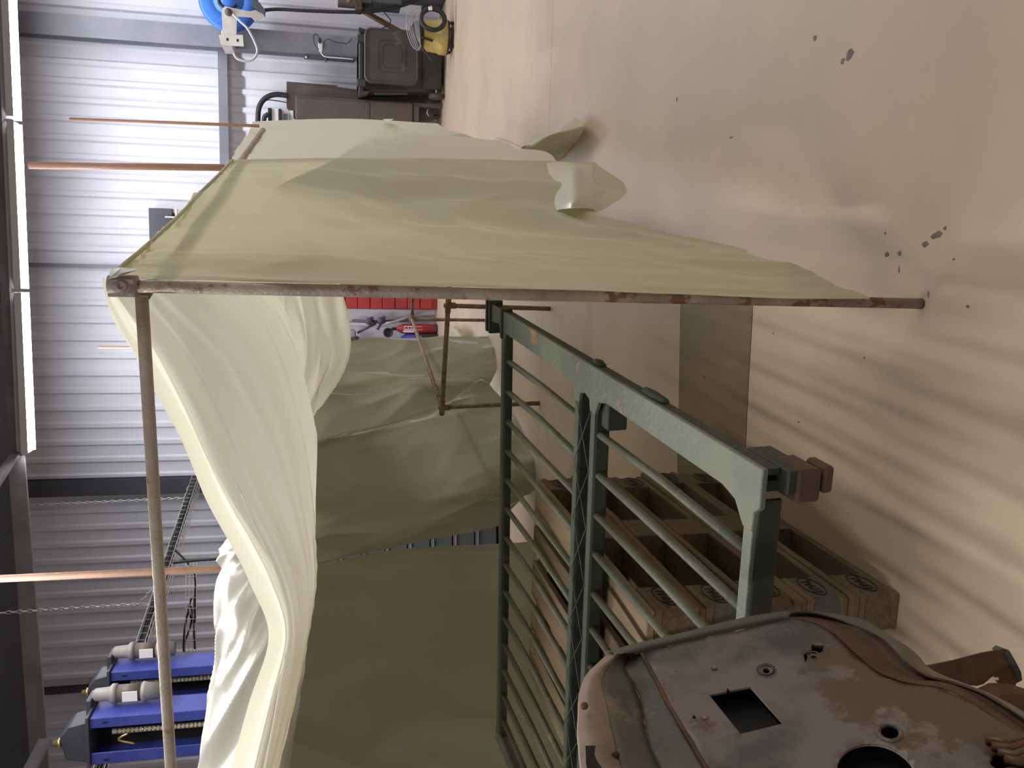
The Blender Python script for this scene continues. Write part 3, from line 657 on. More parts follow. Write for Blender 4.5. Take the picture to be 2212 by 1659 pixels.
# outline of the flat side, cells removed for the holes by boolean cuts
outl = [(1387, 1412), (1450, 1394), (1520, 1378), (1600, 1360), (1700, 1336), (1745, 1340), (1800, 1366), (1850, 1412), (1900, 1452), (1960, 1474), (2030, 1484), (2100, 1516), (2212, 1592), (2330, 1680), (2330, 1800), (1615, 1800), (1525, 1659), (1490, 1600), (1440, 1510), (1402, 1442)]
from mathutils.geometry import delaunay_2d_cdt
ex = (bB - bA).normalized(); ey = BN.cross(ex)
def to2(p): q = p - bA; return Vector((q.dot(ex), q.dot(ey)))
def inside(pt, poly):
    c = False; n = len(poly)
    for i in range(n):
        a, b = poly[i], poly[(i+1) % n]
        if (a.y > pt.y) != (b.y > pt.y) and pt.x < (b.x-a.x)*(pt.y-a.y)/(b.y-a.y) + a.x: c = not c
    return c
def ell(cx, cy, rx, ry, n=20, rot=0, jag=0, seed=0):
    rr = random.Random(seed); out = []
    for k in range(n):
        a = 2*math.pi*k/n; r = 1 + (rr.uniform(-jag, jag) if jag else 0)
        x, y = rx*math.cos(a)*r, ry*math.sin(a)*r; out.append((cx + x*math.cos(rot) - y*math.sin(rot), cy + x*math.sin(rot) + y*math.cos(rot)))
    return out
holes = [[(1532, 1501), (1569, 1494), (1571, 1485), (1577, 1491), (1620, 1481), (1691, 1560), (1599, 1582)],
         ell(1655, 1447, 8, 6, 10), ell(1757, 1416, 7, 5, 10), ell(1922, 1583, 20, 14, 18, .25), ell(1893, 1672, 88, 62, 32, .3),
         [(1735, 1410), (1742, 1405), (1748, 1407), (1753, 1395), (1752, 1388), (1766, 1391), (1780, 1390), (1776, 1402), (1764, 1408), (1752, 1406), (1744, 1414), (1739, 1428)],
         ell(1500, 1550, 4, 4, 8), ell(2175, 1640, 36, 22, 18, 0, .25, 4)]
def warp(q):      # gentle dents of the pressed steel
    return .006*nz(q.x*4, q.y*4, 2) + .0025*nz(q.x*14, q.y*14, 5)
V2 = [to2(pm(x, y)) for x, y in outl]; n0 = len(V2); E2 = [(i, (i+1) % n0) for i in range(n0)]; HP = []
for h in holes:
    hp = [to2(pm(x, y)) for x, y in h]; HP.append(hp); k = len(V2); V2 += hp; E2 += [(k+i, k+(i+1) % len(hp)) for i in range(len(hp))]
OP = V2[:n0]
xs = [v.x for v in OP]; ys = [v.y for v in OP]; gx = min(xs)
while gx < max(xs):
    gy = min(ys)
    while gy < max(ys):
        v = Vector((gx + random.uniform(-.003, .003), gy + random.uniform(-.003, .003)))
        if inside(v, OP) and not any(inside(v, h) for h in HP): V2.append(v)
        gy += .014
    gx += .014
rv, re_, rf_, *_ = delaunay_2d_cdt(V2, E2, [], 0, 1e-5)
tri = []
for f in rf_:
    c = sum((rv[i] for i in f), Vector((0, 0)))/len(f)
    if inside(c, OP) and not any(inside(c, h) for h in HP): tri.append(tuple(f))
P3 = [bA + ex*v.x + ey*v.y + BN*warp(v) for v in rv]; k = len(P3)
back = [p - BN*.003 for p in P3]
cnt = {}
for f in tri:
    for i in range(3):
        e = (f[i], f[(i+1) % 3]); cnt[tuple(sorted(e))] = cnt.get(tuple(sorted(e)), 0) + 1
fs = tri + [tuple(i + k for i in f[::-1]) for f in tri] + [(a, b, b + k, a + k) for (a, b), c in cnt.items() if c == 1]
mb = MB(); mb.add(P3 + back, fs, False); sp = mb.build('side_panel', M['body'], body)
for p in sp.data.polygons: p.use_smooth = len(p.vertices) == 3
# washers in their recesses, raised rings round the holes
def disc_ring(cx, cy, rx, ry, r, m, off=.002, rot=0, nm='raised_ring'):
    MB().tube([pm(x, y, off) for x, y in ell(cx, cy, rx, ry, 24, rot)], r*.6, 6, closed=True).build(nm, M[m], body)
disc_ring(1655, 1447, 15, 10, .0022, 'bodygn', .0, 0, 'washer'); disc_ring(1655, 1447, 20, 13, .0012, 'bodyrust', .001)
disc_ring(1757, 1416, 12, 8, .0022, 'bodygn', -.0055, 0, 'washer')
disc_ring(1922, 1583, 27, 19, .0035, 'body', .001, .25); disc_ring(1922, 1583, 22, 16, .0025, 'bodygn', -.002, .25)
for (x, y, r_) in ((1543, 1442, .003), (1524, 1550, .0035), (1460, 1450, .002)): MB().lathe(pm(x, y, .001), BN, [(-.001, r_*1.6), (.0015, r_), (.002, 0)], 8).build('rivet', M['bodylt'], body)
for i in range(4):
    MB().tube([pm(2130 + i*14, 1598 + i*14, .004), pm(2175 + i*9, 1604 + i*14, .006), pm(2225 + i*5, 1592 + i*12, .004)], .006, 6).build('corrugation', M['bodyrust' if i % 2 else 'body'], body)
# upper shoulder: edge painted pale for lamp light, olive recess, shadowed step and bead
def fr(x, y): return pm(x, y).y
rowd = [(1412, 1312, 1330, 1345, 1360, 1387), (1446, 1275, 1292, 1310, 1350, 1404), (1480, 1256, 1275, 1300, 1370, 1423), (1520, 1248, 1278, 1310, 1385, 1443), (1600, 1247, 1285, 1330, 1400, 1490), (1659, 1254, 1300, 1345, 1425, 1525), (1790, 1275, 1370, 1420, 1500, 1608)]
def shoulder(i0, i1, dd, m, nm, nv=6):
    rows = []
    for r in rowd:
        y = r[0]; f = fr(r[5], y); rows.append([pf(r[1+i0 + j], y, f + dd[i0 + j]) for j in range(i1 - i0 + 1)])
    return net_mesh(nm, rows, M[m], body, lambda u, v, p: .003*nz(p.x*20, p.y*20, p.z*20), 5, nv, .002)
DD = [.045, .02, .03, .045, .0]
shoulder(0, 2, DD, 'bodylt', 'pale_lit_edge')
shoulder(2, 3, DD, 'bodygn', 'recess_panel', 4)
shoulder(3, 4, [.045, .02, .03, .045, .001], 'bodygn', 'step_face', 6)
MB().tube(spline([pm(r[5], r[0], .002) for r in rowd], 5), .0035, 7).build('bead', M['bodyrust'], body)
so = [pf(r[1] + 32, r[0] + 5, fr(r[5], r[0]) + .012) for r in ((1600, 1247, 0, 0, 0, 1490), (1640, 1254, 0, 0, 0, 1515), (1700, 1262, 0, 0, 0, 1550))]
mb = MB(); mb.prism([pf(1265, 1612, fr(1490, 1612) + .018), pf(1292, 1612, fr(1490, 1612) + .018), pf(1302, 1659, fr(1525, 1659) + .018), pf(1308, 1720, fr(1560, 1720) + .018), pf(1280, 1720, fr(1560, 1720) + .018), pf(1266, 1650, fr(1525, 1650) + .018)], fw, .002); mb.build('slot_dark_patch', M['black'], body)  # black patch paints the dark inside of the slot
for x, y in ((1262, 1525), (1330, 1632)): MB().lathe(pf(x, y, fr(1480, y) + .016), -fw, [(0, .006), (.002, .0045), (.003, 0)], 9).build('corroded_spot', M['bodyrust'], body)
# far rolled edge and rusty gutter with its lip
rows = []
for (x0, y0), (x1, y1) in [((1312, 1408), (1387, 1412)), ((1365, 1392), (1410, 1405)), ((1430, 1377), (1450, 1394)), ((1505, 1359), (1520, 1378)), ((1590, 1338), (1600, 1360)), ((1660, 1325), (1665, 1345)), ((1700, 1321), (1705, 1337))]:
    p1 = pm(x1, y1, .0); f = p1.y; rows.append([pf(x0, y0, f + .10), pf(x0, y0, f + .06), pf(x0*.75 + x1*.25, y0*.75 + y1*.25, f + .015), pf((x0+x1)/2, (y0+y1)/2, f + .002), p1])
net_mesh('rolled_edge', rows, M['bodygn'], body, lambda u, v, p: .001*nz(p.x*40, p.y*40, p.z*40), 5, 4)
gut = [((1700, 1336), (1702, 1330), (1703, 1321), (1704, 1318)), ((1745, 1340), (1755, 1331), (1765, 1325), (1772, 1322)), ((1800, 1366), (1820, 1352), (1845, 1350), (1862, 1338)), ((1850, 1412), (1885, 1390), (1905, 1378), (1925, 1374)), ((1900, 1452), (1925, 1435), (1955, 1425), (1975, 1408)), ((1960, 1474), (1980, 1465), (2000, 1458), (2012, 1446)), ((2030, 1484), (2045, 1474), (2070, 1478), (2090, 1478)), ((2100, 1516), (2115, 1508), (2135, 1503), (2152, 1504)), ((2212, 1592), (2225, 1580), (2240, 1572), (2250, 1562)), ((2330, 1680), (2340, 1665), (2350, 1650), (2360, 1640))]
def gcol(a, b, d0, d1, m, nm):
    rows = []
    for g in gut:
        q = g[a:b+1]; f = fr(*g[0]); ds = (0, .035, .022, .05)[a:b+1]; rows.append([pf(x, y, f + d) for (x, y), d in zip(q, ds)])
    return net_mesh(nm, rows, M[m], body, lambda u, v, p: .001*nz(p.x*40, p.y*40, p.z*40), 6, 5, .0018)
gcol(0, 2, 0, 0, 'bodyrust', 'gutter'); gcol(2, 3, 0, 0, 'body', 'flange_lip')
# bracket below with a rusted-through hole
bo = [(2000, 1440), (2060, 1428), (2120, 1412), (2170, 1403), (2180, 1405), (2192, 1425), (2206, 1452), (2207, 1470), (2196, 1476), (2188, 1492), (2160, 1500), (2146, 1494), (2147, 1485), (2156, 1489), (2158, 1478), (2152, 1471), (2160, 1472), (2157, 1462), (2150, 1464), (2146, 1461), (2140, 1464), (2132, 1472), (2124, 1478), (2110, 1482), (2060, 1476), (2015, 1452)]
mb = MB(); mb.prism([pf(x, y, 1.24) for x, y in bo], Vector((.3, 1, 0)), .003); mb.build('bracket_plate', M['bodyrust'], body)
mb = MB(); mb.prism([pf(x, y, 1.236) for x, y in [(2180, 1405), (2192, 1425), (2206, 1452), (2208, 1470), (2203, 1472), (2194, 1452), (2184, 1430), (2172, 1412)]], Vector((0, 1, 0)), .03); mb.build('bracket_edge', M['body'], body)
mb = MB(); mb.prism([pf(x, y, 1.19) for x, y in [(2140, 1512), (2165, 1500), (2205, 1500), (2300, 1530), (2320, 1600), (2200, 1562)]], Vector((.3, 1, 0)), .03); mb.build('lower_plate', M['bodyrust'], body)
# black box painting the darkness behind the holes, and the stand it rests on
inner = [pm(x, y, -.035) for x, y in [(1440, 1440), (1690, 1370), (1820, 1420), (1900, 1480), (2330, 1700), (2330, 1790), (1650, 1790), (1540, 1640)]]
mb = MB(); mb.prism(inner, -BN, .10); mb.build('inner_dark_box', M['black'], body)
mb = MB(); mb.box((-.78, .80, .30), (.40, .34, .60)); mb.build('base_frame', M['bodyrust'], body)
mb = MB(); mb.beam((-.62, .86, .58), (-.54, .92, .80), .06, .06); mb.build('base_frame', M['bodyrust'], body)

# ================================================================== LIFT COLUMNS
def lift(yc, fwd, xtop, label, width, cap_dx):
    p = pf(xtop, yc, fwd); zt = p.z; b = Vector((p.x, p.y, 0)); t = thing('lift_column', label, 'car lift', b, 'blue lift columns')
    ax = (WD, WN, UZ); w = width; d = .24
    def B(nm, u, v, z, su, sv, sz, m, bev=.004, par=t): 
        mb = MB(); mb.box(b + WD*u + WN*v + UZ*z, (su, sv, sz), ax); return mb.build(nm, M[m], par, bev)
    B('side_wall', w/2, 0, zt/2, .012, d, zt, 'blue'); B('side_wall', -w/2, 0, zt/2, .012, d, zt, 'blue')
    B('back_wall', 0, -d/2, zt/2, w, .012, zt, 'black')
    B('front_lip', w/2 - .03, d/2, zt/2, .075, .012, zt, 'blue'); B('front_lip', -w/2 + .04, d/2, zt/2, .085, .012, zt, 'blue')
    for s in (-1, 1): B('slot', s*(w/2 - .028), d/2 + .007, zt - .10, .012, .003, .035, 'black', 0)
    MB().tube([b + WN*.02 + UZ*.2 + WD*.01, b + WN*.02 + UZ*(zt - .12) + WD*.01], .018, 10).build('screw_spindle', M['zinc'], t)
    mb = MB()
    for i in range(44): 
        z = zt - .16 - i*.028; mb.lathe(b + WN*.02 + WD*.01 + UZ*z, UZ, [(0, .018), (.007, .024), (.014, .018)], 8)
    o = mb.build('screw_thread', M['brass'], t); o['kind'] = 'stuff'
    MB().tube(spline([b + WN*.10 + WD*(-.05) + UZ*(zt-.28), b + WN*.12 + WD*(-.0) + UZ*(zt-.18), b + WN*.12 + WD*.04 + UZ*(zt-.24)], 5), .008, 6).build('safety_hook', M['brass'], t)
    B('top_plate', 0, 0, zt + .01, w + .05, d + .06, .02, 'dark_steel')
    # belt housing above, front face sloping
    P = [(-w*.5, .02), (w*.42, .02), (w*.34, cap_dx*.7), (w*.12, cap_dx), (-w*.40, cap_dx*.85)]
    mb = MB(); mb.prism([b + WD*u + WN*(d/2 - .02) + UZ*(zt + z) for u, z in P], -WN, .20); mb.build('belt_housing', M['dark_steel'], t, .01)
    MB().lathe(b + WN*(d/2 - .06) + UZ*(zt + cap_dx) - WD*.02, UZ, [(0, .034), (.02, .034), (.022, .022), (.05, .018), (.055, 0)], 12).build('spindle_nut', M['brass'], t)
    mc = b + WD*(w/2 + .085) - WN*.06
    MB().lathe(mc + UZ*(zt - .44), UZ, [(0, .058), (.10, .062), (.11, .070), (.13, .070), (.131, .058), (.30, .058), (.301, .07), (.33, .07), (.35, .05), (.44, .045), (.46, .03)], 18).build('motor', M['lightgrey'], t)
    MB().lathe(mc + UZ*(zt - .30), UZ, [(0, .060), (.15, .060)], 18).build('motor_body', M['brown'], t)
    mb = MB(); mb.box(mc + WN*.062 + UZ*(zt - .235), (.07, .006, .10), ax); mb.build('rating_plate', M['white'], t)
    mb = MB(); mb.beam(b + WD*(w/2 - .1) - WN*.06 + UZ*(zt + .03), mc + UZ*(zt + .03), .16, .035); mb.build('motor_arm', M['dark_steel'], t, .006)
    return t
lift(1583, 6.5, 205, 'blue lift column with a black belt cover, nearer the left edge', .33, .20)
lift(1478, 7.2, 248, 'blue lift column with a motor on its side, farther from the edge', .30, .17)

# ================================================================== CABLE BASKET, CHAINS, CABLES
TZ = 3.2
c0 = pz(432, 1052, TZ) + Vector((.06, -.1, 0)); c1 = pz(318, 1400, TZ); c2 = c1 + (c1 - c0)*.95
td = (c2 - c0).normalized(); tn = td.cross(UZ).normalized()
if tn.x < 0: tn = -tn
bk = thing('cable_basket', 'zinc wire cable basket hung on chains under the roof, full of cables', 'cable tray', c0)
L = (c2 - c0).length; n = int(L/.11); mb = MB()
for k in range(n):
    q = c0 + td*(k*.11); mb.tube([q - tn*.12 + UZ*.08, q - tn*.12, q + tn*.12, q + tn*.12 + UZ*.08], .003, 4, True)
mb.build('cross_wires', M['zinc'], bk)['kind'] = 'stuff'
for a, z in ((-.12, .08), (-.12, 0), (-.04, 0), (.04, 0), (.12, 0), (.12, .08)): MB().tube([c0 + tn*a + UZ*z, c2 + tn*a + UZ*z], .0035, 5).build('long_wire', M['zinc'], bk)
for k in range(6):
    pts = [c0 + td*(L*i/24) + tn*(.02 + .018*k + random.uniform(-.008, .008)) + UZ*(.02 + .02*(k % 3) + random.uniform(0, .012)) for i in range(25)]
    tag(MB().tube(pts, .011, 6).build('power_cable', M['cable']), 'black power cable lying in the hung wire basket', 'cable', 'power cables in the basket')
def chain(p, q, s, label):
    mb = MB(); d = (q - p); n = int(d.length/(s*2.6)); d.normalize(); a = d.cross(Vector((0, 1, 0))).normalized(); b = d.cross(a)
    for k in range(n):
        c = p + d*(k*s*2.6); w = a if k % 2 else b
        mb.tube([c + d*s*1.7*math.cos(t_*1.047) + w*s*.8*math.sin(t_*1.047) for t_ in range(6)], s*.34, 4, closed=True)
    return mb
def chain_set(px_top, px_knot, tray_k, label):
    kn = pf(*px_knot); tp = pf(px_top[0], px_top[1], px_knot[2]); tq = c0 + td*tray_k
    mb = chain(tp, kn, .019, '')
    for s in (-1, 1): m_ = chain(kn, tq + tn*.12*s + UZ*.08, .017, ''); mb.v_off = 0; mb.add(m_.v, m_.f, True)
    tag(mb.build('support_chain', M['zinc']), label, 'chain')
def tray_at(y):   # distance along the tray seen at image row y
    best = 0; bd = 1e9
    for k in range(200):
        p = c0 + td*(L*k/199) - EYE; yy = 1659 - (829.5 + F*p.dot(RT)/p.dot(fw))
        if abs(yy - y) < bd: bd = abs(yy - y); best = L*k/199
    return best
k1 = tray_at(1062); k2 = tray_at(1290)
chain_set((70, 1091), (400, 1076, (c0 + td*k1).y), k1, 'galvanised chain holding the far part of the cable basket')
chain_set((-40, 1327), (300, 1305, (c0 + td*k2).y), k2, 'galvanised chain holding the near part of the cable basket')
def cable(pts, r, label, m='cable', nm='cable', cat='cable', n=6, sp=6, group=None):
    return tag(MB().tube(spline(pts, sp), r, n).build(nm, M[m]), label, cat, group)
f9 = (c0 + td*tray_at(1216)).y
cable([c0 + td*tray_at(1216) + UZ*.02, pf(410, 1212, f9), pf(450, 1209, f9), pf(496, 1206, f9)], .014, 'dark cable dropping straight down from the basket behind the sheet')
cable([c0 + td*tray_at(1198) + UZ*.02 + tn*.08, pf(418, 1235, f9), pf(421, 1300, f9), pf(420, 1345, f9), pf(408, 1320, f9), pf(414, 1292, f9), pf(420, 1300, f9), pf(412, 1350, f9), pf(398, 1390, f9), pf(397, 1408, f9)], .012, 'dark cable looping in a figure of eight beside the lift column')
cable([pf(396, 1400, f9), pf(400, 1350, f9), pf(412, 1310, f9), pf(418, 1352, f9), pf(421, 1402, f9)], .012, 'second dark cable crossing the looped one beside the lift column')
cable([pf(476, 1300, 9.0), pf(473, 1330, 9.0), pf(474, 1368, 9.0)], .02, 'short black cable end beside the shiny sheet edge')
bk2 = thing('wall_basket', 'thin wire basket running level along the wall beside the looping cables', 'cable tray', pf(402, 1220, 9.5))
for x in (400, 408, 416, 423): MB().tube([pf(x + 2, 1215, 9.5), pf(x, 1420, 9.5)], .003, 4).build('long_wire', M['zinc'], bk2)
for k in range(9): MB().tube([pf(401, 1222 + k*23, 9.5), pf(425, 1222 + k*23, 9.5)], .003, 4).build('cross_wire', M['zinc'], bk2)

# ================================================================== ALONG THE BACK WALL
def wcorner(x0, y0, x1, y1, off):
    P = pw((x0+x1)/2, (y0+y1)/2, off); a = pw((x0+x1)/2, y0, off); b = pw((x0+x1)/2, y1, off); c = pw(x0, (y0+y1)/2, off); d = pw(x1, (y0+y1)/2, off)
    return P, abs((a-b).dot(WD)), abs(c.z - d.z)
def wb_(mb, x0, y0, x1, y1, off, depth, floor=False):
    P, w, h = wcorner(x0, y0, x1, y1, off); zc = P.z; z1_ = zc + h/2; z0_ = 0.002 if floor else zc - h/2
    s = (P - WP).dot(WD); mb.box(wpt(s, (z0_+z1_)/2, off - depth/2), (w, depth, z1_-z0_), (WD, WN, UZ)); return s, z0_, z1_
def wthing(name, label, cat, x, y, off, z=None, group=None):
    p = pw(x, y, off); return thing(name, label, cat, Vector((p.x, p.y, 0 if z is None else p.z)), group)
def wpart(nm, m, par, x0, y0, x1, y1, off, depth, floor=False, bev=.004):
    mb = MB(); wb_(mb, x0, y0, x1, y1, off, depth, floor); return mb.build(nm, M[m], par, bev)
def wtube(pts, off): return [pw(x, y, off) for x, y in pts]
# control box
t = wthing('control_box', 'dark grey electrical box on the wall above the side sheet', 'electrical box', 360, 490, .18, 1)
wpart('housing', 'dark_steel', t, 322, 450, 372, 530, .20, .15); wpart('lower_box', 'dark_steel', t, 372, 462, 440, 530, .16, .11)
for x0, y0, x1, y1 in ((378, 448, 383, 476), (356, 467, 380, 471), (383, 448, 440, 453)): wpart('conduit', 'bracket', t, x0, y0, x1, y1, .24, .03)
# hose reel
t = wthing('hose_reel', 'blue hose reel on a pale bracket fixed to the grey stanchion', 'hose reel', 494, 3, .62, 1)
rc = pw(494, 3, .62); 
MB().lathe(rc - WN*.10, WN, [(0, .0), (0, .33), (.02, .355), (.045, .35), (.05, .20), (.13, .19), (.135, .35), (.16, .355), (.18, .33), (.181, .20), (.15, .12), (.15, 0)], 40).build('drum', M['reelblue'], t)
MB().lathe(rc + WN*.055, WN, [(0, .19), (.03, .18), (.031, .10), (.05, .08), (.06, 0)], 24).build('hub', M['reelblue'], t)
MB().tube([rc + WN*.09 + WD*.12*math.cos(a_*.7) + UZ*.12*math.sin(a_*.7) for a_ in range(7)], .018, 7).build('coiled_hose', M['rubber'], t)
def wprism(nm, m, par, pts, off, th): mb = MB(); mb.prism([pw(x, y, off) for x, y in pts], WN, th); return mb.build(nm, M[m], par, .002)
wprism('bracket', 'bracket', t, [(479, 20), (486, 14), (500, 17), (540, 25), (553, 22), (570, 32), (572, 36), (552, 47), (543, 38), (512, 36), (511, 80), (482, 80)], .84, .012)
wprism('mount_plate', 'bracket', t, [(473, 76), (525, 76), (527, 101), (478, 98)], .84, .02)
for x, y in ((491, 85), (513, 87)): wpart('slot', 'black', t, x-2, y-3, x+2, y+3, .865, .005)
wpart('wall_arm', 'bracket', t, 478, 66, 500, 98, .83, .45)
MB().lathe(pw(494, 27, .85), WN, [(0, .045), (.03, .045), (.06, .03), (.09, .03), (.09, 0)], 14).build('swivel', M['brown'], t)
wprism('hose_guide', 'dark_steel', t, [(546, 2), (562, 10), (574, 26), (573, 38), (560, 26), (546, 18)], .80, .09)
cable(wtube([(503, 30), (518, 45), (535, 62), (550, 90), (556, 110), (548, 127), (530, 132), (512, 126), (505, 115)], .92), .016, 'clear plastic hose looping from the reel swivel below the bracket', 'hose', 'air_hose', 'hose', 8)
cable(wtube([(572, 22), (600, 20), (660, 23), (740, 26), (800, 25), (850, 17), (890, 4), (920, -14)], .80), .022, 'thick black hose hanging down from the blue reel guide', 'rubber', 'rubber_hose', 'hose', 8)
# socket and flex on the stanchion
t = wthing('socket_outlet', 'white socket with a plug on the grey stanchion above the bin', 'socket', 690, 100, .40, 1)
wpart('socket', 'white', t, 687, 91, 697, 104, .42, .06); wpart('plug', 'rubber', t, 688, 82, 694, 92, .46, .05); wpart('plug', 'white', t, 689, 104, 696, 111, .46, .05)
cable(wtube([(692, 111), (697, 119), (705, 123), (730, 125), (764, 128)], .44), .008, 'white flex running down from the socket behind the bin', 'white', 'flex')
cable(wtube([(691, 83), (686, 76), (680, 74), (677, 82), (681, 98), (688, 106)], .46), .006, 'thin black flex looping beside the white socket', 'cable', 'flex')
cable(wtube([(700, 92), (704, 86), (712, 85), (722, 90), (745, 94), (752, 92), (760, 84)], .44), .006, 'thin black flex sagging from the socket towards the bin', 'cable', 'flex')
t = wthing('cable_trunking', 'narrow dark trunking on the stanchion edge above the bin', 'trunking', 705, 126, .3, 1)
wpart('channel', 'dark_steel', t, 657, 121, 766, 130, .38, .06); wpart('clip', 'white', t, 659, 121, 663, 125, .40, .03); wpart('clip', 'dark_steel', t, 702, 122, 706, 133, .40, .03)
# wheelie bin seen from behind, lid folded back
bf = 1.05
def boff(x, y, z=0):     # wall offset of a floor contact pixel
    p = pz(x, y, z); return (p - WP).dot(WN)
ob = boff(962, 195)
t = wthing('wheelie_bin', 'dusty black wheelie bin seen from behind with its lid hanging open', 'bin', 962, 130, ob)
tp_, w_, _ = wcorner(770, 66, 780, 200, ob); s_ = (tp_ - WP).dot(WD); ht = tp_.z
ax = (WD, WN, UZ)
mb = MB(); mb.box(wpt(s_, ht/2 + .06, ob - .38), (w_*.92, .62, ht - .12), ax, .80); mb.build('tub', M['plastic'], t, .02)
mb = MB(); mb.box(wpt(s_, ht - .03, ob - .38), (w_*1.02, .74, .06), ax); mb.build('rim', M['plastic'], t, .012)
for e in (-1, 1):
    mb = MB(); mb.prism([wpt(s_ + e*w_*.47, ht - .14, ob + .02), wpt(s_ + e*w_*.47, ht + .0, ob + .02), wpt(s_ + e*w_*.56, ht + .0, ob - .02), wpt(s_ + e*w_*.53, ht - .10, ob - .02)], -WN, .10); mb.build('handle_grip', M['plastic'], t, .006)
lp, lw_, lh_ = wcorner(787, 62, 905, 182, ob + .12); sl = (lp - WP).dot(WD)
def rrect(s0, z0, w, h, r, off, n=5):
    out = []
    for cx, cz, a0 in ((w/2-r, h/2-r, 0), (-w/2+r, h/2-r, 90), (-w/2+r, -h/2+r, 180), (w/2-r, -h/2+r, 270)):
        for k in range(n+1): a = R(a0 + 90*k/n); out.append(wpt(s0 + cx + r*math.cos(a), z0 + cz + r*math.sin(a), off))
    return out
mb = MB(); mb.prism(rrect(sl, lp.z, lw_, lh_, .09, ob + .06), WN, .05); ld_ = mb.build('lid', M['lid'], t, .008)
MB().tube(rrect(sl, lp.z, lw_*.95, lh_*.95, .08, ob + .112), .010, 6, closed=True).build('lid_rim', M['lid'], ld_)
for q in (.05, .20): MB().tube(rrect(sl, lp.z, lw_*(.62 - q), lh_*(.55 - q), .06, ob + .112), .003, 5, closed=True).build('moulded_rib', M['lid'], ld_)
for q in (-.2, .2): wpart('hinge', 'plastic', t, 772, 130 + q*240 - 8, 790, 130 + q*240 + 8, ob + .08, .06)
for e in (-1, 1):
    c = wpt(s_ + e*(w_*.46), .105, ob - .10); MB().lathe(c - WD*.03, WD, [(0, .02), (0, .075), (.005, .10), (.055, .10), (.06, .075), (.06, .02)], 20).build('wheel', M['lid'], t)
MB().tube([wpt(s_ - w_*.46, .105, ob - .10), wpt(s_ + w_*.46, .105, ob - .10)], .012, 8).build('axle', M['zinc'], t)
mb = MB(); mb.box(wpt(s_, .16, ob - .12), (w_*.7, .10, .24), ax); mb.build('axle_housing', M['plastic'], t, .01)
mb = MB(); mb.beam(wpt(s_ - w_*.50, ht - .2, ob + .0), wpt(s_ - w_*.46, ht - .62, ob - .02), .03, .03); mb.build('grip_bar', M['lid'], t, .006)
# yellow vacuum
ov = boff(981, 75); t = wthing('tub_vacuum', 'dusty yellow tub vacuum cleaner with black head on castors beside the bin', 'vacuum cleaner', 981, 72, ov)
vp, vw, _ = wcorner(905, 34, 975, 108, ov); sv = (vp - WP).dot(WD); vz = pw(905, 70, ov).z; rr_ = vw/2; oc = ov - rr_*.9
vc = wpt(sv, 0, oc)
MB().lathe(vc, UZ, [(.075, .0), (.075, rr_*1.06), (.16, rr_*1.04), (.18, rr_*.96), (vz*.80, rr_*.88), (vz*.86, rr_*.9), (vz*.86, 0)], 28).build('tub', M['yellow'], t)
MB().lathe(vc, UZ, [(vz*.86, rr_*.93), (vz*.95, rr_*.93), (vz*1.08, rr_*.8), (vz*1.2, rr_*.5), (vz*1.22, 0)], 28).build('head', M['rubber'], t)
MB().lathe(vc, UZ, [(.05, 0), (.05, rr_*1.0), (.075, rr_*1.05), (.09, rr_*1.05), (.09, 0)], 28).build('base_ring', M['plastic'], t)
for a_ in range(4):
    a = R(45 + 90*a_); c = vc + WD*rr_*math.cos(a) + WN*rr_*math.sin(a); MB().lathe(c + UZ*.03 - WD*.012, WD, [(0, .0), (0, .03), (.024, .03), (.024, 0)], 12).build('castor', M['rubber'], t)
for ang, tl_ in ((0, 0), (40, .08)):
    q = vc + WN*(rr_*.97); mb = MB(); mb.beam(q + UZ*(vz*1.02) - WD*(.05 + tl_), q + UZ*.26 - WD*(.1 + tl_*3), .05, .02); mb.build('clip_strap', M['rubber'], t, .004)
hc = pw(935, 42, ov + .12)
cable([hc + WD*.12*math.cos(R(a)) + UZ*.14*math.sin(R(a)) + WN*.01*(a/360) for a in range(-30, 560, 30)], .028, 'thick black vacuum hose coiled on the yellow vacuum cleaner', 'rubber', 'vacuum_hose', 'hose', 8, 3)
fx = []
for k in range(4): fx += [(912 - k*3, 14 + 2*k), (886 + k*3, 20 + 2*k), (877 + k*4, 42), (880 + k*4, 72), (891 + k*4, 100), (906 + k, 108 - k*3), (907 - k*2, 80), (904 - 3*k, 45)]
cable(wtube(fx, ov + .17), .004, 'thin pale cable draped in loops over the vacuum head', 'hose', 'flex', 'cable', 5, 4)
t = wthing('mains_plug', 'white mains plug lying on the vacuum cleaner flex', 'plug', 931, 18, ov + .2, 1); wpart('plug_body', 'white', t, 926, 14, 934, 21, ov + .2, .04); wpart('pin', 'brass', t, 930, 11, 932, 14, ov + .19, .01)
# brown steel cabinets behind the sheet end
oc_ = boff(956, 240); t = wthing('steel_cabinet', 'brown steel cabinet on legs standing behind the narrow sheet', 'cabinet', 956, 240, oc_)
wpart('carcass', 'brown', t, 640, 214, 893, 300, oc_, .42, bev=.008); 
wpart('door', 'brown', t, 642, 216, 799, 298, oc_ + .012, .012); wpart('door', 'brown', t, 801, 222, 891, 298, oc_ + .012, .012)
for y in (228, 292): wpart('leg', 'brown', t, 893, y - 5, 958, y + 4, oc_ - .02, .05, True)
wpart('leg', 'dark_steel', t, 893, 246, 958, 251, oc_ - .3, .05, True)
wpart('foot_rail', 'brown', t, 893, 229, 905, 300, oc_ - .0, .04)
MB().tube(wtube([(925, 236), (922, 243), (926, 251)], oc_ + .03), .006, 5).build('wire_loop', M['zinc'], t)
t = wthing('steel_plate_rack', 'tall dark brown steel plate leaning on the wall between cabinet and bin', 'steel plate', 940, 195, .40)
mb = MB(); q = [pw(619, 176, .36), pw(729, 184, .36), pw(729, 188, .36), pw(880, 206, .40), pw(940, 228, .44)]
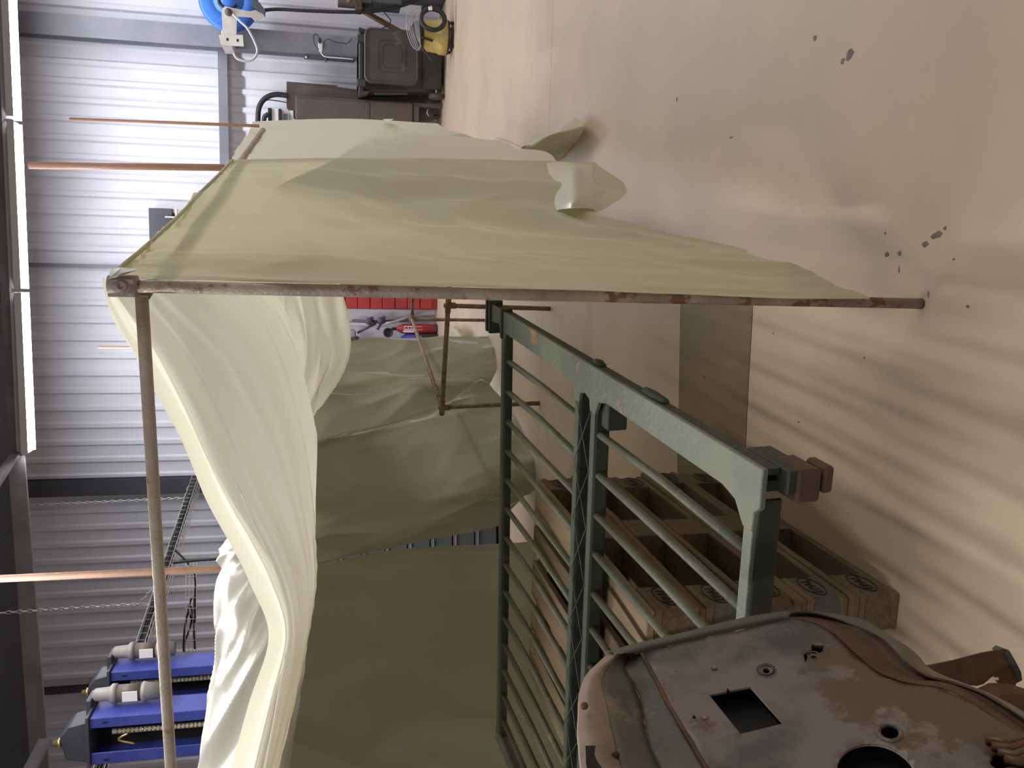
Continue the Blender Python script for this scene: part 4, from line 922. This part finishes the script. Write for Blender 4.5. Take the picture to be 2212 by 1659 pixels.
b0 = [Vector((v.x, v.y, v.z)) for v in q]; mb.prism(b0 + [pw(935, 262, .44), pw(640, 262, .36), pw(619, 232, .36)], -WN, .06); mb.build('plate', M['brown'], t, .003)
mb = MB(); mb.beam(pw(935, 215, .40), Vector((pw(935, 215, .40).x, pw(935, 215, .40).y, 0.002)), .05, .05); mb.build('foot', M['dark_steel'], t)
for x, y in ((616, 196), (616, 200), (616, 218)): MB().tube(wtube([(x - 2, y), (x + 4, y)], .34), .006, 5).build('stud', M['zinc'], t)
cable(wtube([(622, 207), (600, 204), (583, 207), (568, 217), (559, 235), (557, 262)], .42), .034, 'thick black corrugated hose arching above the brown cabinet', 'rubber', 'corrugated_hose', 'hose', 10)
cable(wtube([(620, 222), (600, 218), (580, 216), (570, 220)], .40), .007, 'thin black cable beside the corrugated hose', 'cable')
t = wthing('wall_unit', 'white and black appliance on the wall above the brown cabinet', 'appliance', 605, 250, .4, 1)
wpart('cover', 'white', t, 587, 234, 602, 290, .42, .12); wpart('band', 'rubber', t, 579, 233, 587, 290, .44, .15); wpart('band', 'rubber', t, 602, 235, 608, 290, .44, .15)
wpart('frame', 'white', t, 608, 238, 634, 290, .38, .10); wpart('window', 'steel', t, 612, 246, 626, 290, .40, .03)
cable(wtube([(570, 262), (572, 252), (580, 246)], .46), .03, 'second short black hose behind the sheet top', 'rubber', 'corrugated_hose', 'hose', 8)
# top edge of the photograph: machine, bench and timber
t = wthing('bench_machine', 'dark rusty machine head at the very edge, beside the yellow vacuum', 'machine', 760, 0, .9, 1)
wpart('arm', 'brown', t, 730, -14, 772, 8, .9, .2); wpart('head', 'rust', t, 768, -14, 782, 19, .92, .25); wpart('strip', 'woodlt', t, 748, -6, 756, 3, .96, .05); wpart('body', 'dark_steel', t, 780, -60, 803, 6, .9, .3)
wpart('lower_body', 'dark_steel', t, 803, -60, 868, 7, .88, .4)
wpart('stand', 'dark_steel', t, 868, -60, 950, -8, .86, .4, True)
t = wthing('battery_charger', 'black box with pale stickers on the floor at the edge beside the vacuum', 'box', 955, 0, 1.3)
wpart('case', 'rubber', t, 915, -50, 955, 11, boff(957, 5), .3, True, .01)
ob2 = boff(957, 5); wpart('sticker', 'white', t, 931, -2, 939, 2, ob2 + .004, .003)
for x in (917, 922): wpart('vent_strip', 'lightgrey', t, x, -8, x + 2, 7, ob2 + .004, .003)
p0 = pw(778, 20, .7); p1 = Vector((pw(870, 72, .25).x, pw(870, 72, .25).y, pw(870, 72, .25).z))
mb = MB(); p1 = pw(905, 92, .22); mb.beam(p0, p1, .07, .04); tag(mb.build('timber_plank', M['timber'], None, .004), 'brown timber batten leaning diagonally behind the black bin', 'plank')
cable(wtube([(790, 10), (815, 8), (826, 14), (828, 24), (838, 36), (844, 44), (838, 54), (825, 62)], .75), .007, 'thin black cable hanging beside the leaning timber', 'cable')

# ---- seen through the tent: red cabinet, extinguisher, clamp stand
orr = .34; t = wthing('red_drawer_cabinet', 'tall red cabinet of stacked drawers seen past the upright pipe', 'cabinet', 936, 640, orr)
wpart('carcass', 'red', t, 690, 590, 935, 668, orr, .28, True, .006)
for k in range(9):
    x = 935 - 27*k; wpart('drawer', 'red', t, x - 26, 588, x - 1.5, 667, orr + .02 + .006*(k % 2), .02, False, .004)
oe = orr + .02; t = wthing('fire_extinguisher', 'red fire extinguisher with white label standing by the wall', 'fire extinguisher', 932, 711, oe)
ep = pw(931, 711, oe); er = abs((pw(900, 701, oe) - pw(900, 722, oe)).dot(WD))/2; ec = Vector((ep.x, ep.y, 0)); eh = pw(856, 711, oe).z
MB().lathe(ec, UZ, [(.0, 0), (.0, er*.95), (.03, er*.95), (.031, er), (eh*.84, er), (eh*.95, er*.6), (eh, er*.3), (eh, 0)], 22).build('cylinder', M['red'], t)
MB().lathe(ec, UZ, [(.001, 0), (.001, er*1.02), (.035, er*1.02), (.035, 0)], 22).build('foot_ring', M['rubber'], t)
MB().lathe(ec + UZ*eh, UZ, [(0, er*.3), (.05, er*.35), (.07, er*.2), (.08, 0)], 12).build('valve', M['rubber'], t)
MB().lathe(pw(838, 718, oe + .08), WN, [(-.02, 0), (-.02, er*.95), (.03, er*1.0), (.03, er*.7), (0, er*.65), (0, 0)], 18).build('horn', M['rubber'], t)
def curved_label(x0, x1, y0, y1, m):
    mb = MB(); vs = []; n = 6
    for k in range(n+1):
        y = y0 + (y1-y0)*k/n; d = (pw(900, y, oe) - pw(900, 711, oe)).dot(WD); d = max(-er*.98, min(er*.98, d)); o = math.sqrt(er*er - d*d) + .002
        vs += [wpt((ep - WP).dot(WD) + d, pw(x, 711, oe).z, oe + o) for x in (x0, x1)]
    mb.add(vs, [(2*k, 2*k+1, 2*k+3, 2*k+2) for k in range(n)]); return mb.build('label', M[m], t)
curved_label(870, 893, 713.5, 718, 'white')
fr_ = [pw(x, y, oe + er + .004) for x, y in ((873, 705), (912, 705), (912, 712.5), (873, 712.5))]; MB().tube(fr_, .003, 4, closed=True).build('label_frame', M['white'], t)
me = text_mesh('CO2', .07, 'lettering', M['white']); p = pw(884, 708.5, oe + er + .004); n = WN; l = -UZ; up_ = n.cross(l)
me.data.transform(Matrix(((l.x, up_.x, n.x, p.x), (l.y, up_.y, n.y, p.y), (l.z, up_.z, n.z, p.z), (0, 0, 0, 1)))); put(me, t); me.matrix_parent_inverse = Matrix.Translation(-t.location)
t = wthing('clamp_stand', 'dark clamp stand with two blue grips beside the extinguisher', 'stand', 900, 693, oe)
wx = [pw(x, y, oe - .1) for x, y in ((762, 693), (825, 695), (925, 690))]; wx.append(Vector((wx[-1].x, wx[-1].y, .003)))
MB().tube(wx, .022, 8).build('post', M['dark_steel'], t)
for x, y in ((800, 691), (826, 690)): wpart('grip', 'blue', t, x, y - 7, x + 7, y + 1, oe - .04, .08); MB().lathe(pw(x - 3, y + 3, oe - .05), WN, [(0, .05), (.03, .05), (.05, .03), (.05, 0)], 12).build('knob', M['dark_steel'], t)
MB().tube(wtube([(812, 698), (772, 719)], oe - .08), .018, 7).build('strut', M['dark_steel'], t); MB().tube(wtube([(824, 698), (815, 712)], oe - .08), .018, 7).build('strut', M['dark_steel'], t)
MB().tube(wtube([(833, 699), (850, 696), (870, 689), (888, 682)], oe + .0), .022, 8).build('grey_pipe', M['lightgrey'], t)
cable(wtube([(762, 693), (752, 697), (745, 704), (742, 715)], oe - .1), .016, 'grey hose curling from the top of the clamp stand', 'lightgrey', 'air_hose', 'hose')
t = wthing('grey_motor_unit', 'grey motor unit just past the sheet end, left of the extinguisher', 'machine', 930, 728, oe, 1)
wpart('cover', 'lightgrey', t, 740, 713, 769, 730, oe, .25, False, .02); wpart('frame', 'dark_steel', t, 738, 730, 772, 752, oe - .01, .25); wpart('yellow_lead', 'yellow', t, 772, 735, 777, 748, oe + .05, .04); wpart('switch', 'rubber', t, 768, 727, 775, 736, oe + .05, .06)
t = wthing('blue_drum', 'blue plastic drum behind the dim back sheet, beside the extinguisher', 'drum', 930, 742, oe - .1)
dp = wpt((pw(930, 762, oe - .1) - WP).dot(WD), 0, .33); MB().lathe(dp, UZ, [(.003, 0), (.003, .26), (.05, .28), (.42, .28), (.50, .24), (.52, .1), (.52, 0)], 24).build('shell', M['blue'], t); MB().lathe(dp, UZ, [(.25, .285), (.27, .29), (.29, .285)], 24).build('hoop', M['blue'], t)
t = wthing('black_tool_case', 'black case on the floor between extinguisher and back sheet', 'case', 925, 728, oe + .1); wpart('case', 'rubber', t, 903, 722, 931, 735, oe + .12, .2, True, .01); wpart('catch', 'zinc', t, 908, 726, 911, 728, oe + .13, .02)
# small crumpled offcut of sheet on the floor
rows = [[pz(968, 735, .06), pz(975, 712, .18), pz(985, 702, .03)], [pz(985, 738, .10), pz(992, 722, .16), pz(1000, 712, .01)], [pz(1000, 745, .02), pz(1006, 735, .10), pz(1010, 728, .01)]]
tag(net_mesh('sheet_offcut', rows, M['wallsheet'], None, lambda u, v, p: .02*nz(u*4, v*4, 3), 6, 6), 'small pale crumpled sheet offcut on the floor behind the trestle', 'sheet')
# slate drawer cabinet showing in the gap of the back sheets
p = pf(1000, 1165, 7.6); t = thing('slate_drawer_cabinet', 'slate grey drawer cabinet showing in the gap between the back sheets', 'cabinet', Vector((p.x, p.y, 0)))
cb = Vector((p.x, p.y, 0)); mb = MB(); mb.box(cb + Vector((0, .3, .95)), (1.1, .5, 1.88)); mb.build('carcass', M['drawer'], t, .01)
for k in range(9):
    mb = MB(); mb.box(cb + Vector((0, .03, .12 + .2*k)), (1.06, .04, .19)); d_ = mb.build('drawer', M['drawer'], t, .006)
    mb = MB(); mb.box(cb + Vector((0, .005, .195 + .2*k)), (1.0, .02, .012)); mb.build('handle', M['steel'], d_)
